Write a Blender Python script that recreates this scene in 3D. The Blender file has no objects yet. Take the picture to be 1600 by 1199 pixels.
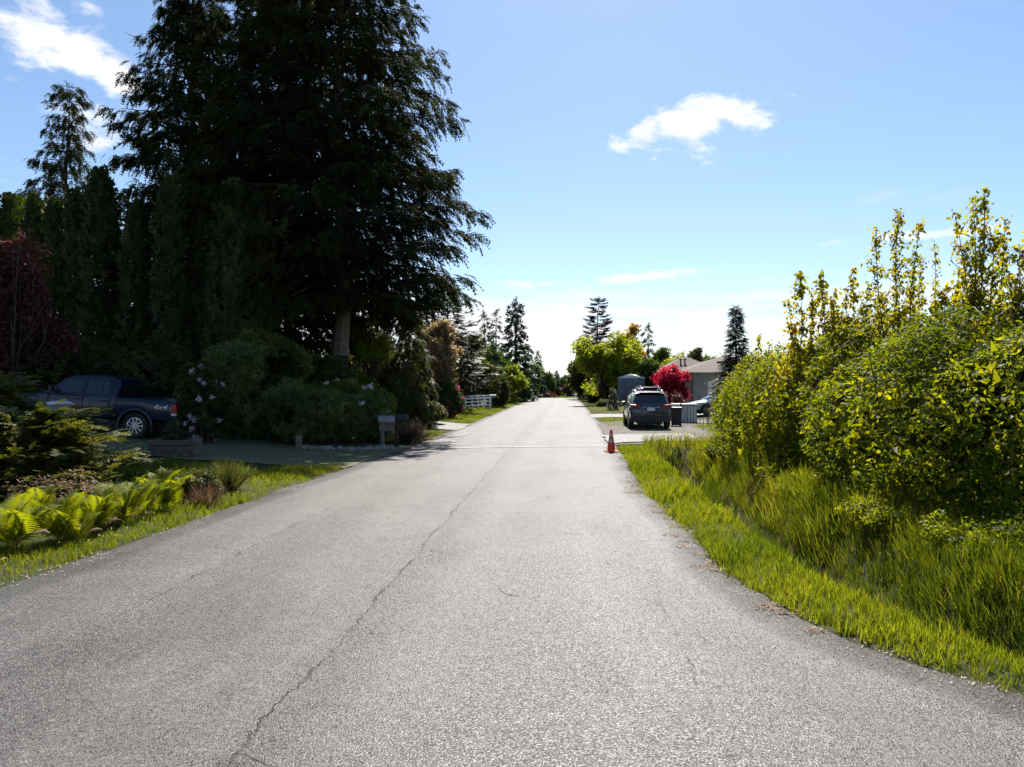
import bpy, math, random
import numpy as np
from mathutils import Vector, Matrix, Euler

# ------------------------------------------------------------------ camera, sky, sun, exposure
F_PX, CAM_H, YAW = 1120.0, 2.2, math.radians(4.49)
SUN_EL, SUN_AZ = math.radians(52), math.radians(4)       # azimuth measured from +Y (down the road) towards +X
EXPOSURE = 1.3
sc = bpy.context.scene
COL = sc.collection
cam_d = bpy.data.cameras.new('camera')
cam_d.sensor_width = 36.0
cam_d.lens = 36.0 * F_PX / 1600.0
cam_d.clip_end = 6000
cam = bpy.data.objects.new('camera', cam_d)
COL.objects.link(cam)
cam.location = (0, 0, CAM_H)
cam.rotation_euler = (math.radians(90), 0, YAW)
sc.camera = cam
sc.view_settings.view_transform = 'Standard'
sc.view_settings.look = 'None'
sc.view_settings.gamma = 1.0
sc.view_settings.use_curve_mapping = False
sc.view_settings.exposure = EXPOSURE
sc.cycles.max_bounces = 4
sc.cycles.diffuse_bounces = 2
sc.cycles.transmission_bounces = 2
sc.cycles.glossy_bounces = 2
sc.cycles.transparent_max_bounces = 6
sc.cycles.use_denoising = True
sc.cycles.use_adaptive_sampling = True
sc.cycles.adaptive_threshold = 0.03

CA, SA = math.cos(YAW), math.sin(YAW)
def at(px, d, z=0.0):
    """world point seen in photo column px at depth d"""
    lat = (px - 800.0) / F_PX * d
    return Vector((lat * CA - d * SA, lat * SA + d * CA, z))

def ray_dir(px, py):
    v = Vector(((px - 800) / F_PX, 1.0, (599.5 - py) / F_PX))
    return Vector((v.x * CA - v.y * SA, v.x * SA + v.y * CA, v.z)).normalized()

class NT:
    """small helper for node trees"""
    def __init__(s, tree): s.t = tree; s.n = tree.nodes; s.l = tree.links
    def add(s, typ, **kw):
        n = s.n.new(typ)
        for k, v in kw.items(): setattr(n, k, v)
        return n
    def set(s, n, **kw):
        for k, v in kw.items(): s.inp(n, k, v)
    def inp(s, n, k, v):
        sock = n.inputs[k]
        if isinstance(v, bpy.types.NodeSocket): s.l.new(v, sock)
        else: sock.default_value = v
    def math(s, op, a, b=0.0, c=None, clamp=False):
        n = s.add('ShaderNodeMath', operation=op, use_clamp=clamp)
        s.inp(n, 0, a); s.inp(n, 1, b)
        if c is not None: s.inp(n, 2, c)
        return n.outputs[0]
    def vmath(s, op, a, b=(0, 0, 0)):
        n = s.add('ShaderNodeVectorMath', operation=op)
        s.inp(n, 0, a); s.inp(n, 1, b)
        return n.outputs['Value'] if op in ('DOT_PRODUCT', 'LENGTH') else n.outputs[0]
    def mix(s, fac, a, b, blend='MIX'):
        n = s.add('ShaderNodeMix', data_type='RGBA', blend_type=blend)
        s.inp(n, 0, fac); s.inp(n, 6, a); s.inp(n, 7, b)
        return n.outputs[2]
    def noise(s, vec, scale, detail=3.0, rough=0.55, dist=0.0):
        n = s.add('ShaderNodeTexNoise')
        if vec is not None: s.inp(n, 'Vector', vec)
        s.set(n, Scale=scale, Detail=detail, Roughness=rough, Distortion=dist)
        return n.outputs['Fac']
    def rng(s, v, a, b, c=0.0, d=1.0, smooth=False):
        n = s.add('ShaderNodeMapRange', interpolation_type='SMOOTHSTEP' if smooth else 'LINEAR')
        s.inp(n, 0, v); s.inp(n, 1, a); s.inp(n, 2, b); s.inp(n, 3, c); s.inp(n, 4, d)
        return n.outputs[0]
def rgb(r, g, b): return (r, g, b, 1.0)

def build_world():
    w = bpy.data.worlds.new('World'); sc.world = w; w.use_nodes = True
    w.cycles.sampling_method = 'MANUAL'; w.cycles.sample_map_resolution = 512
    t = NT(w.node_tree); t.n.clear()
    sky = t.add('ShaderNodeTexSky', sky_type='NISHITA')
    sky.sun_disc = False
    sky.sun_elevation = SUN_EL; sky.sun_rotation = SUN_AZ
    sky.air_density = 1.0; sky.dust_density = 0.5; sky.ozone_density = 0.8
    sky.altitude = 100
    g = t.add('ShaderNodeTexCoord').outputs['Generated']
    sep = t.add('ShaderNodeSeparateXYZ'); t.l.new(g, sep.inputs[0])
    z = sep.outputs[2]
    # cloud layer as seen from below: direction projected on a plane overhead
    zz = t.math('ADD', t.math('MAXIMUM', z, 0.0), 0.09)
    px_ = t.math('DIVIDE', sep.outputs[0], zz); py_ = t.math('DIVIDE', sep.outputs[1], zz)
    comb = t.add('ShaderNodeCombineXYZ'); t.l.new(px_, comb.inputs[0]); t.l.new(py_, comb.inputs[1])
    plane = comb.outputs[0]
    n_fine = t.noise(t.vmath('MULTIPLY', g, (1, 1, 2.2)), 14.0, 4.0, 0.62, 0.2)
    n_big = t.noise(plane, 1.1, 3.0, 0.6)
    # low bank of thin cloud all round the horizon
    band = t.math('MULTIPLY', t.rng(z, 0.0, 0.05, 0.75, 1.0), t.rng(t.math('ADD', z, t.math('MULTIPLY', t.math('SUBTRACT', n_fine, 0.5), 0.07)), 0.085, 0.145, 1.0, 0.0, True))
    nb = t.noise(t.vmath('MULTIPLY', g, (1, 1, 9)), 3.2, 4.0, 0.6)
    dens = t.math('MULTIPLY', band, t.rng(nb, 0.40, 0.58, 0.05, 1.0, True))
    thin = t.math('MULTIPLY', t.rng(n_big, 0.60, 0.82, 0.0, 0.35, True), t.rng(z, 0.1, 0.25, 0.0, 1.0))
    dens = t.math('MAXIMUM', dens, thin)
    # single clouds (the small ones in the blue)
    for (px, py, wpx, hpx, k, rot) in [(1075, 195, 105, 38, 1.0, 0.12), (1140, 178, 70, 24, 1.0, -0.35), (1010, 200, 45, 22, 0.9, 0.0),
                                 (70, 50, 48, 44, 1.0, -0.2), (125, 82, 44, 34, 1.0, -0.2), (180, 112, 40, 30, 0.95, -0.2),
                                 (150, 205, 45, 30, 0.85, -0.6), (1005, 432, 75, 9, 0.85, 0.06), (820, 445, 60, 10, .7, 0),
                                 (1420, 368, 90, 9, 0.75, 0), (-260, 180, 120, 60, 1.0, -.3), (1900, 260, 130, 40, .9, .1)]:
        c = ray_dir(px, py)
        r = Vector((c.y, -c.x, 0)).normalized(); u = r.cross(c)
        r2 = r * math.cos(rot) + u * math.sin(rot); u2 = -r * math.sin(rot) + u * math.cos(rot)
        a = t.math('DIVIDE', t.vmath('DOT_PRODUCT', g, tuple(r2)), wpx / F_PX)
        b = t.math('DIVIDE', t.vmath('DOT_PRODUCT', g, tuple(u2)), hpx / F_PX)
        q = t.math('ADD', t.math('MULTIPLY', a, a), t.math('MULTIPLY', b, b))
        m = t.math('EXPONENT', t.math('MULTIPLY', q, -1.0))
        m = t.math('MULTIPLY', m, t.rng(t.vmath('DOT_PRODUCT', g, tuple(c)), 0.0, 0.3))
        m = t.math('ADD', m, t.math('MULTIPLY', t.math('SUBTRACT', n_fine, 0.5), 2.6))
        m = t.math('MULTIPLY', t.rng(m, 0.30, 0.95, 0.0, k, True), t.rng(q, 1.2, 3.2, 1.0, 0.0, True))
        dens = t.math('MAXIMUM', dens, m)
    bg1 = t.add('ShaderNodeBackground'); t.l.new(t.mix(1.0, sky.outputs[0], rgb(0.86, 0.955, 1.05), 'MULTIPLY'), bg1.inputs[0]); bg1.inputs[1].default_value = SKY_STRENGTH
    bg2 = t.add('ShaderNodeBackground'); bg2.inputs[0].default_value = rgb(0.97, 0.98, 1.0); t.l.new(t.rng(n_fine if False else nb, 0.36, 0.66, CLOUD * 1.1, CLOUD * 0.9, True), bg2.inputs[1])
    mx = t.add('ShaderNodeMixShader'); t.l.new(dens, mx.inputs[0]); t.l.new(bg1.outputs[0], mx.inputs[1]); t.l.new(bg2.outputs[0], mx.inputs[2])
    out = t.add('ShaderNodeOutputWorld'); t.l.new(mx.outputs[0], out.inputs[0])
SKY_STRENGTH, CLOUD = 0.059, 0.47
build_world()

sun_d = bpy.data.lights.new('sun', 'SUN'); sun_d.energy = 5.0; sun_d.angle = math.radians(0.53); sun_d.color = (1.0, 0.93, 0.83)
sun = bpy.data.objects.new('sun', sun_d); COL.objects.link(sun)
sdir = Vector((math.sin(SUN_AZ) * math.cos(SUN_EL), math.cos(SUN_AZ) * math.cos(SUN_EL), math.sin(SUN_EL)))
sun.rotation_euler = (-sdir).to_track_quat('-Z', 'Y').to_euler()
sun.location = (0, 40, 60)

# ------------------------------------------------------------------ helpers
rs = np.random.RandomState(7)
def tag(o, label=None, cat=None, group=None, kind=None):
    if label: o['label'] = label
    if cat: o['category'] = cat
    if group: o['group'] = group
    if kind: o['kind'] = kind
    return o
def thing(name, label, cat, loc=(0, 0, 0), rotz=0.0, group=None, rot=None):
    o = bpy.data.objects.new(name, None); COL.objects.link(o)
    o.empty_display_size = 0.2
    o.location = loc; o.rotation_euler = rot if rot else (0, 0, rotz)
    return tag(o, label, cat, group)
def link(name, me, parent=None, loc=None, rot=None, scale=None):
    o = bpy.data.objects.new(name, me); COL.objects.link(o)
    if parent is not None: o.parent = parent
    if loc is not None: o.location = loc
    if rot is not None: o.rotation_euler = rot
    if scale is not None: o.scale = scale if hasattr(scale, '__len__') else (scale,) * 3
    return o
def mesh_np(name, V, Fq, mat, var=None, smooth=False):
    V = np.asarray(V, dtype=np.float32); Fq = np.asarray(Fq, dtype=np.int32)
    me = bpy.data.meshes.new(name)
    nf, k = Fq.shape
    me.vertices.add(len(V)); me.vertices.foreach_set('co', V.ravel())
    me.loops.add(nf * k); me.loops.foreach_set('vertex_index', Fq.ravel())
    me.polygons.add(nf)
    me.polygons.foreach_set('loop_start', np.arange(0, nf * k, k, dtype=np.int32))
    me.polygons.foreach_set('loop_total', np.full(nf, k, dtype=np.int32))
    if smooth: me.polygons.foreach_set('use_smooth', np.ones(nf, dtype=bool))
    if var is not None:
        a = me.attributes.new('var', 'FLOAT', 'POINT'); a.data.foreach_set('value', np.asarray(var, dtype=np.float32))
    me.update(calc_edges=True)
    if mat: me.materials.append(mat)
    return me
def cat_vf(parts):
    Vs, Fs, off = [], [], 0
    for V, Fq in parts:
        V = np.asarray(V, float); Vs.append(V); Fs.append(np.asarray(Fq) + off); off += len(V)
    return np.concatenate(Vs), np.concatenate(Fs)
def scatter(T, P, R, S, var):
    """copies of template T=(V,F) at P with rotations R (N,3,3) and scales S"""
    V, Fq = T
    N = len(P); n = len(V)
    S = np.asarray(S, float).reshape(N, 1, 1)
    W = np.einsum('nij,kj->nki', R, V) * S + np.asarray(P)[:, None, :]
    FF = Fq[None] + (np.arange(N) * n)[:, None, None]
    return W.reshape(-1, 3), FF.reshape(-1, Fq.shape[1]), np.repeat(var, n)
def norm(a): return a / np.maximum(np.linalg.norm(a, axis=-1, keepdims=True), 1e-9)
def frame_x(X, up):
    """rotations whose x axis is X and z axis is near up"""
    X = norm(X); Y = norm(np.cross(up, X)); Z = np.cross(X, Y)
    return np.stack([X, Y, Z], axis=-1)
def frame_z(Z, spin):
    Z = norm(Z); ref = np.where(np.abs(Z[:, 2:3]) > 0.9, np.array([[1., 0, 0]]), np.array([[0, 0, 1.]]))
    X = norm(np.cross(ref, Z)); Y = np.cross(Z, X)
    c, s = np.cos(spin)[:, None], np.sin(spin)[:, None]
    return np.stack([X * c + Y * s, -X * s + Y * c, Z], axis=-1)
def tube(pts, rad, sides=6, cap=False):
    pts = np.asarray(pts, float); n = len(pts)
    rad = np.full(n, rad) if np.isscalar(rad) else np.asarray(rad, float)
    tg = norm(np.gradient(pts, axis=0))
    ref = np.array([0, 0, 1.]) if abs(tg[0, 2]) < 0.8 else np.array([1., 0, 0])
    X = norm(np.cross(np.tile(ref, (n, 1)), tg)); Y = np.cross(tg, X)
    a = np.arange(sides) * 2 * math.pi / sides
    V = pts[:, None] + rad[:, None, None] * (X[:, None] * np.cos(a)[None, :, None] + Y[:, None] * np.sin(a)[None, :, None])
    V = V.reshape(-1, 3); Fq = []
    for i in range(n - 1):
        for j in range(sides):
            k = (j + 1) % sides
            Fq.append((i * sides + j, i * sides + k, (i + 1) * sides + k, (i + 1) * sides + j))
    if cap:
        for i in (0, n - 1):
            c = len(V); V = np.vstack([V, pts[i]])
            for j in range(0, sides, 1):
                k = (j + 1) % sides
                Fq.append((i * sides + k, i * sides + j, c, c) if i == 0 else (i * sides + j, i * sides + k, c, c))
    return V, np.array(Fq)
def box(x0, x1, y0, y1, z0, z1):
    V = np.array([(x, y, z) for z in (z0, z1) for y in (y0, y1) for x in (x0, x1)], float)
    return V, np.array([(0, 2, 3, 1), (4, 5, 7, 6), (0, 1, 5, 4), (2, 6, 7, 3), (0, 4, 6, 2), (1, 3, 7, 5)])
def part(name, vf, mat, parent, loc=None, rot=None, bevel=0.0, smooth=False, scale=None, sharp=None):
    parts = vf if isinstance(vf, list) else [vf]
    V, Fq = cat_vf(parts)
    # drop the repeated corner of fan caps
    faces = [tuple(dict.fromkeys(f)) for f in Fq.tolist()]
    me = bpy.data.meshes.new(name); me.from_pydata(V.tolist(), [], faces)
    if mat: me.materials.append(mat)
    if smooth or sharp:
        me.polygons.foreach_set('use_smooth', np.ones(len(me.polygons), dtype=bool))
        me.set_sharp_from_angle(angle=math.radians(sharp or 35))
    me.update()
    o = link(name, me, parent, loc, rot, scale)
    if bevel:
        m = o.modifiers.new('bevel', 'BEVEL'); m.width = bevel; m.segments = 2; m.limit_method = 'ANGLE'
    return o

_k = rs.normal(size=(14, 3)); _ph = rs.uniform(0, 6.28, 14)
def vnoise(P, scale=1.0):
    """cheap smooth noise in about -1..1"""
    return np.sin(np.asarray(P) @ (_k.T * scale) + _ph).sum(-1) / 5.3

# ------------------------------------------------------------------ terrain
_ly = [-8, 4, 7.8, 11, 17, 22, 31, 60, 120]
_lx = [-7.6, -6.5, -6.2, -6.0, -5.9, -5.65, -5.4, -5.35, -5.4]
_ry = [-8, 0, 3.6, 5.35, 6.0, 6.6, 7.5, 8.4, 10.0, 11.6, 14.6, 17, 21.4, 24.6, 35, 100, 140]
_rx = [11.5, 7.2, 4.4, 3.2, 2.65, 2.3, 2.04, 1.8, 1.75, 1.72, 1.48, 1.55, 1.66, 1.6, 1.75, 1.55, 1.55]
def XL(y): return np.interp(y, _ly, _lx)
def XR(y): return np.interp(y, _ry, _rx)
def sstep(a, b, x):
    t = np.clip((x - a) / (b - a), 0, 1); return t * t * (3 - 2 * t)
def drop(y): return -0.00017 * np.clip(np.asarray(y, float) - 88, 0, 110) ** 2
def H(x, y):
    x = np.asarray(x, float); y = np.asarray(y, float)
    l = XL(y) - x; r = x - XR(y)
    z = np.full(np.broadcast(x, y).shape, -0.03)
    zl = 0.03 + 0.075 * np.clip(l - 0.6, 0, 9) + 0.09 * np.clip(l - 5, 0, 7)*0.25
    z = np.where(l > 0, -0.03 + (zl + 0.0) * sstep(0, 0.5, l), z)
    din = sstep(-7, -1, y) * (1 - sstep(23.2, 25.0, y))          # stretch with the ditch
    ditch = -1.0 * sstep(0.8, 1.75, r) * (1 - sstep(2.1, 3.2, r)) * din
    bank = 0.28 * sstep(2.6, 6.0, r) * (1 - sstep(23, 26, y))
    yard = 0.22 * sstep(5, 9, r) * sstep(28, 36, y)
    zr = -0.03 + 0.05 * sstep(0, 0.35, r) + ditch + bank + yard
    z = np.where(r > 0, zr, z)
    return z + drop(y)
def Hs(x, y): return float(H(x, y))
def gp(px, py):
    z = 0.0
    for _ in range(25):
        d = (CAM_H - z) * F_PX / (py - 599.5); p = at(px, d); z = 0.5 * z + 0.5 * Hs(p.x, p.y)
    p.z = Hs(p.x, p.y); return p
def gat(px, d):
    p = at(px, d); p.z = Hs(p.x, p.y); return p

# ------------------------------------------------------------------ materials
def mat_basic(name, col, rough=0.6, metal=0.0, bump=0.0, bscale=40, vary=0.15, coat=0.0, spec=0.5, vscale=6.0):
    m = bpy.data.materials.new(name); m.use_nodes = True
    t = NT(m.node_tree); b = t.n['Principled BSDF']
    co = t.add('ShaderNodeTexCoord').outputs['Object']
    n = t.noise(co, vscale, 5.0, 0.6)
    dark = tuple(c * (1 - vary) for c in col); light = tuple(min(1, c * (1 + vary)) for c in col)
    t.l.new(t.mix(t.rng(n, 0.3, 0.7), rgb(*dark), rgb(*light)), b.inputs['Base Color'])
    t.l.new(t.rng(n, 0.3, 0.7, max(0.02, rough - 0.08), min(1, rough + 0.08)), b.inputs['Roughness'])
    b.inputs['Metallic'].default_value = metal
    b.inputs['Specular IOR Level'].default_value = spec
    b.inputs['Coat Weight'].default_value = coat
    if bump:
        bp = t.add('ShaderNodeBump'); bp.inputs['Strength'].default_value = bump; bp.inputs['Distance'].default_value = 0.02
        t.l.new(t.noise(co, bscale, 4.0, 0.6), bp.inputs['Height']); t.l.new(bp.outputs[0], b.inputs['Normal'])
    return m
def mat_leaf(name, cols, trans=0.45, rough=0.55, tcol=None, spec=0.18):
    """leaf material: colour ramp over the per-leaf value 'var', light passes through"""
    m = bpy.data.materials.new(name); m.use_nodes = True
    t = NT(m.node_tree); b = t.n['Principled BSDF']
    at_ = t.add('ShaderNodeAttribute', attribute_name='var')
    ramp = t.add('ShaderNodeValToRGB'); e = ramp.color_ramp.elements
    for i, c in enumerate(cols):
        if i > 1: e.new(i / (len(cols) - 1))
        e[i].position = i / (len(cols) - 1); e[i].color = rgb(*c)
    t.l.new(at_.outputs['Fac'], ramp.inputs[0])
    c = ramp.outputs[0]
    t.l.new(c, b.inputs['Base Color']); b.inputs['Roughness'].default_value = rough
    b.inputs['Specular IOR Level'].default_value = spec
    tr = t.add('ShaderNodeBsdfTranslucent')
    tc = t.mix(1.0, c, rgb(*(tcol or (1.6, 1.5, 0.6))), 'MULTIPLY')
    t.l.new(tc, tr.inputs[0])
    mx = t.add('ShaderNodeMixShader'); mx.inputs[0].default_value = trans
    t.l.new(b.outputs[0], mx.inputs[1]); t.l.new(tr.outputs[0], mx.inputs[2])
    t.l.new(mx.outputs[0], t.n['Material Output'].inputs[0])
    return m

def mat_asphalt(name, base=0.16, old=True):
    m = bpy.data.materials.new(name); m.use_nodes = True
    t = NT(m.node_tree); b = t.n['Principled BSDF']
    co = t.add('ShaderNodeTexCoord').outputs['Object']
    sep = t.add('ShaderNodeSeparateXYZ'); t.l.new(co, sep.inputs[0])
    X, Y = sep.outputs[0], sep.outputs[1]
    v = t.add('ShaderNodeTexVoronoi', feature='F1'); t.inp(v, 'Vector', co); v.inputs['Scale'].default_value = 85
    v2 = t.add('ShaderNodeTexVoronoi', feature='F1'); t.inp(v2, 'Vector', co); v2.inputs['Scale'].default_value = 34
    sepc = t.add('ShaderNodeSeparateColor'); t.l.new(v.outputs['Color'], sepc.inputs[0])
    stone = sepc.outputs[0]
    sepc2 = t.add('ShaderNodeSeparateColor'); t.l.new(v2.outputs['Color'], sepc2.inputs[0])
    big = t.noise(co, 0.5, 5.0, 0.6); mid = t.noise(co, 4.0, 4.0, 0.6); fine = t.noise(co, 160, 2.0, 0.5)
    val = t.math('MULTIPLY', t.rng(stone, 0, 1, 0.5, 1.5), t.rng(big, 0.3, 0.7, 0.72, 1.22))
    val = t.math('MULTIPLY', val, t.rng(mid, 0.3, 0.7, 0.9, 1.08))
    val = t.math('MULTIPLY', val, t.rng(sepc2.outputs[1], 0.86, 1.0, 1.0, 1.7))
    val = t.math('MULTIPLY', val, t.rng(t.math('MULTIPLY', v.outputs['Distance'], 1.0), 0.25, 0.75, 1.08, 0.5))
    h = t.math('ADD', t.math('MULTIPLY', t.math('SUBTRACT', 0.8, v.outputs['Distance']), t.rng(stone, 0, 1, 0.5, 1.2)), t.math('MULTIPLY', fine, 0.25))
    if old:
        wob = t.math('MULTIPLY', t.math('SUBTRACT', t.noise(co, 0.8, 5.0, 0.65), 0.5), 0.26)
        wob2 = t.math('MULTIPLY', t.math('SUBTRACT', t.noise(co, 9.0, 4.0, 0.65), 0.5), 0.14)
        xw = t.math('ADD', X, t.math('ADD', wob, wob2))
        def line(x0, w, soft):
            return t.rng(t.math('ABSOLUTE', t.math('SUBTRACT', xw, x0)), w, w + soft, 1.0, 0.0, True)
        patchy = t.rng(t.noise(co, 1.6, 4.0, 0.6), 0.40, 0.58, 0.0, 1.0, True)
        seam = t.math('MULTIPLY', line(-1.93, 0.002, 0.022), t.rng(patchy, 0, 1, 0.35, 1.0))
        lseam = t.math('MULTIPLY', line(-4.2, 0.003, 0.016), t.math('MULTIPLY', patchy, 0.8))
        rseam = t.math('MULTIPLY', t.math('MULTIPLY', line(0.95, 0.002, 0.02), t.math('MULTIPLY', patchy, .7)), t.rng(Y, 6, 11, 1, 0))
        # alligator and meandering cracks
        vd = t.add('ShaderNodeTexVoronoi', feature='DISTANCE_TO_EDGE')
        nd = t.add('ShaderNodeTexNoise'); t.inp(nd, 'Vector', co); nd.inputs['Scale'].default_value = 3.5; nd.inputs['Detail'].default_value = 5
        wv = t.vmath('ADD', co, t.vmath('MULTIPLY', nd.outputs['Color'], (0.5, 0.5, 0)))
        t.inp(vd, 'Vector', wv); vd.inputs['Scale'].default_value = 1.15
        crack = t.math('MULTIPLY', t.rng(vd.outputs['Distance'], 0.0, 0.018, 1.0, 0.0), t.rng(t.noise(co, 0.9, 4.0, 0.7), 0.54, 0.66, 0.0, 1.0, True))
        vd2 = t.add('ShaderNodeTexVoronoi', feature='DISTANCE_TO_EDGE'); t.inp(vd2, 'Vector', wv); vd2.inputs['Scale'].default_value = 4.2
        near_seam = t.rng(t.math('ABSOLUTE', t.math('SUBTRACT', xw, -1.75)), 0.1, 0.6, 1.0, 0.0, True)
        crack2 = t.math('MULTIPLY', t.math('MULTIPLY', t.rng(vd2.outputs['Distance'], 0.0, 0.035, 1.0, 0.0), near_seam), t.rng(t.noise(co, 1.1, 3.0, 0.6), 0.5, 0.6, 0.0, 1.0, True))
        cr = t.math('MAXIMUM', t.math('MAXIMUM', seam, t.math('MAXIMUM', lseam, rseam)), t.math('MAXIMUM', crack, t.math('MULTIPLY', crack2, 0.8)))
        val = t.math('MULTIPLY', val, t.rng(cr, 0, 1, 1.0, 0.34))
        # one lane resurfaced with a slightly coarser, darker mix; wheel paths worn pale
        val = t.math('MULTIPLY', val, t.rng(xw, -2.0, -1.86, 1.0, 0.88))
        stain = t.rng(t.noise(t.vmath('MULTIPLY', co, (1.0, 0.35, 1)), 0.75, 4.0, 0.6), 0.50, 0.66, 1.0, 0.6, True)
        val = t.math('MULTIPLY', val, stain)
        edge_band = t.rng(t.math('ABSOLUTE', t.math('SUBTRACT', xw, -1.78)), 0.05, 0.4, 0.74, 1.0, True)
        val = t.math('MULTIPLY', val, edge_band)
        for wx in (-4.55, -3.0, -1.15, 0.45):
            tr = t.rng(t.math('ABSOLUTE', t.math('SUBTRACT', xw, wx)), 0.1, 0.6, 1.2, 0.97, True)
            val = t.math('MULTIPLY', val, tr)
        h = t.math('SUBTRACT', h, t.math('MULTIPLY', cr, 0.5))
    warm = t.mix(sepc2.outputs[0], rgb(1.0, 0.935, 0.90), rgb(1.0, 0.955, 0.97))
    vv = t.math('MULTIPLY', val, base)
    comb = t.add('ShaderNodeCombineColor')
    for i in range(3): t.l.new(vv, comb.inputs[i])
    t.l.new(t.mix(1.0, comb.outputs[0], warm, 'MULTIPLY'), b.inputs['Base Color'])
    t.l.new(t.rng(stone, 0, 1, 0.42, 0.70), b.inputs['Roughness'])
    t.l.new(t.math('MULTIPLY', t.rng(sepc.outputs[2], 0, 1, 0.1, 0.8), t.rng(cr, 0, 1, 1.0, 0.35) if old else 1.0), b.inputs['Specular IOR Level'])
    bp = t.add('ShaderNodeBump'); bp.inputs['Strength'].default_value = 0.75; bp.inputs['Distance'].default_value = 0.006
    t.l.new(h, bp.inputs['Height']); t.l.new(bp.outputs[0], b.inputs['Normal'])
    return m
def mat_ground(name, cols, scale=1.2, fine=60, bump=0.5):
    m = bpy.data.materials.new(name); m.use_nodes = True
    t = NT(m.node_tree); b = t.n['Principled BSDF']
    co = t.add('ShaderNodeTexCoord').outputs['Object']
    n1 = t.noise(co, scale, 6.0, 0.65); n2 = t.noise(co, fine, 3.0, 0.6); n3 = t.noise(co, scale * 6, 4, .6)
    c = t.mix(t.rng(n1, 0.35, 0.65), rgb(*cols[0]), rgb(*cols[1]))
    c = t.mix(t.rng(n3, 0.45, 0.7, 0, .7), c, rgb(*cols[2]))
    f = t.rng(n2, 0.3, 0.7, 0.6, 1.4)
    cc = t.add('ShaderNodeCombineColor')
    for i in range(3): t.l.new(f, cc.inputs[i])
    t.l.new(t.mix(1.0, c, cc.outputs[0], 'MULTIPLY'), b.inputs['Base Color'])
    b.inputs['Roughness'].default_value = 0.9; b.inputs['Specular IOR Level'].default_value = 0.2
    bp = t.add('ShaderNodeBump'); bp.inputs['Strength'].default_value = bump; bp.inputs['Distance'].default_value = 0.03
    t.l.new(n2, bp.inputs['Height']); t.l.new(bp.outputs[0], b.inputs['Normal'])
    return m

M = {}
M['asphalt'] = mat_asphalt('asphalt_old', 0.068)
M['asphalt2'] = mat_asphalt('asphalt_drive', 0.075, old=False)
M['soil'] = mat_ground('soil', [(0.018, 0.024, 0.006), (0.03, 0.04, 0.008), (0.028, 0.021, 0.010)])
M['gravel'] = mat_ground('gravel', [(0.13, 0.12, 0.105), (0.09, 0.085, 0.075), (0.17, 0.155, 0.135)], 1.0, 45, 0.9)
M['moss_drive'] = mat_ground('moss_drive', [(0.10, 0.11, 0.05), (0.13, 0.125, 0.085), (0.07, 0.09, 0.03)], 0.7, 50, 0.7)
M['mud'] = mat_ground('ditch_mud', [(0.022, 0.018, 0.011), (0.035, 0.028, 0.016), (0.02, 0.022, 0.01)], 2.5, 50, 0.8)
M['dead'] = mat_ground('dead_needles', [(0.12, 0.075, 0.035), (0.08, 0.05, 0.025), (0.16, 0.11, 0.05)], 3, 70, 0.8)
M['bark'] = mat_basic('bark', (0.055, 0.042, 0.033), 0.9, bump=0.9, bscale=18, vary=0.4, spec=0.2)
M['bark_grey'] = mat_basic('bark_grey', (0.13, 0.115, 0.10), 0.9, bump=0.9, bscale=18, vary=0.35, spec=0.2)
M['cane'] = mat_basic('cane', (0.10, 0.06, 0.035), 0.7, vary=0.4)
M['white_paint'] = mat_basic('white_paint', (0.72, 0.71, 0.68), 0.55, vary=0.06)
M['road_paint'] = mat_basic('road_paint', (0.20, 0.195, 0.185), 0.7, vary=0.4, vscale=14, bump=.4, bscale=60)
M['chrome'] = mat_basic('chrome', (0.75, 0.75, 0.76), 0.18, 1.0, vary=0.05)
M['alloy'] = mat_basic('alloy', (0.62, 0.62, 0.63), 0.3, 0.85, vary=0.08)
M['rubber'] = mat_basic('rubber', (0.016, 0.016, 0.017), 0.8, vary=0.3)
M['black'] = mat_basic('black_plastic', (0.012, 0.012, 0.013), 0.55, vary=0.3)
M['glass'] = mat_basic('car_glass', (0.012, 0.015, 0.018), 0.06, vary=0.1, spec=0.8)
M['blue_paint'] = mat_basic('blue_paint', (0.003, 0.010, 0.030), 0.3, 0.0, vary=0.12, coat=0.25, spec=0.35)
M['grey_paint'] = mat_basic('grey_paint', (0.035, 0.042, 0.055), 0.28, 0.5, vary=0.1, coat=0.8)
M['white_car'] = mat_basic('white_car_paint', (0.72, 0.73, 0.75), 0.25, vary=0.05, coat=0.7)
M['maroon_paint'] = mat_basic('maroon_paint', (0.09, 0.012, 0.03), 0.28, 0.3, vary=0.1, coat=0.8)
M['red_lens'] = mat_basic('red_lens', (0.35, 0.012, 0.01), 0.2, vary=0.1, coat=0.5)
M['white_lens'] = mat_basic('white_lens', (0.6, 0.6, 0.58), 0.2, vary=0.1)
M['plate'] = mat_basic('plate', (0.55, 0.58, 0.60), 0.5, vary=0.25, vscale=30)
M['decal'] = mat_basic('decal', (0.55, 0.57, 0.6), 0.4, vary=0.15)
M['orange'] = mat_basic('orange_plastic', (0.80, 0.05, 0.012), 0.5, vary=0.15)
M['reflective'] = mat_basic('reflective_band', (0.55, 0.42, 0.36), 0.4, vary=0.2)
M['brick'] = mat_basic('planter_block', (0.14, 0.10, 0.075), 0.9, bump=0.8, bscale=50, vary=0.4, vscale=9)
M['stone'] = mat_basic('edging_stone', (0.25, 0.235, 0.215), 0.9, bump=0.8, bscale=25, vary=0.35, vscale=7)
M['wood'] = mat_basic('weathered_wood', (0.16, 0.125, 0.09), 0.85, bump=0.6, bscale=30, vary=0.35)
M['galv'] = mat_basic('galvanised', (0.20, 0.21, 0.22), 0.5, 0.5, vary=0.2)
M['siding'] = mat_basic('siding', (0.42, 0.42, 0.38), 0.7, vary=0.08)
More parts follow.
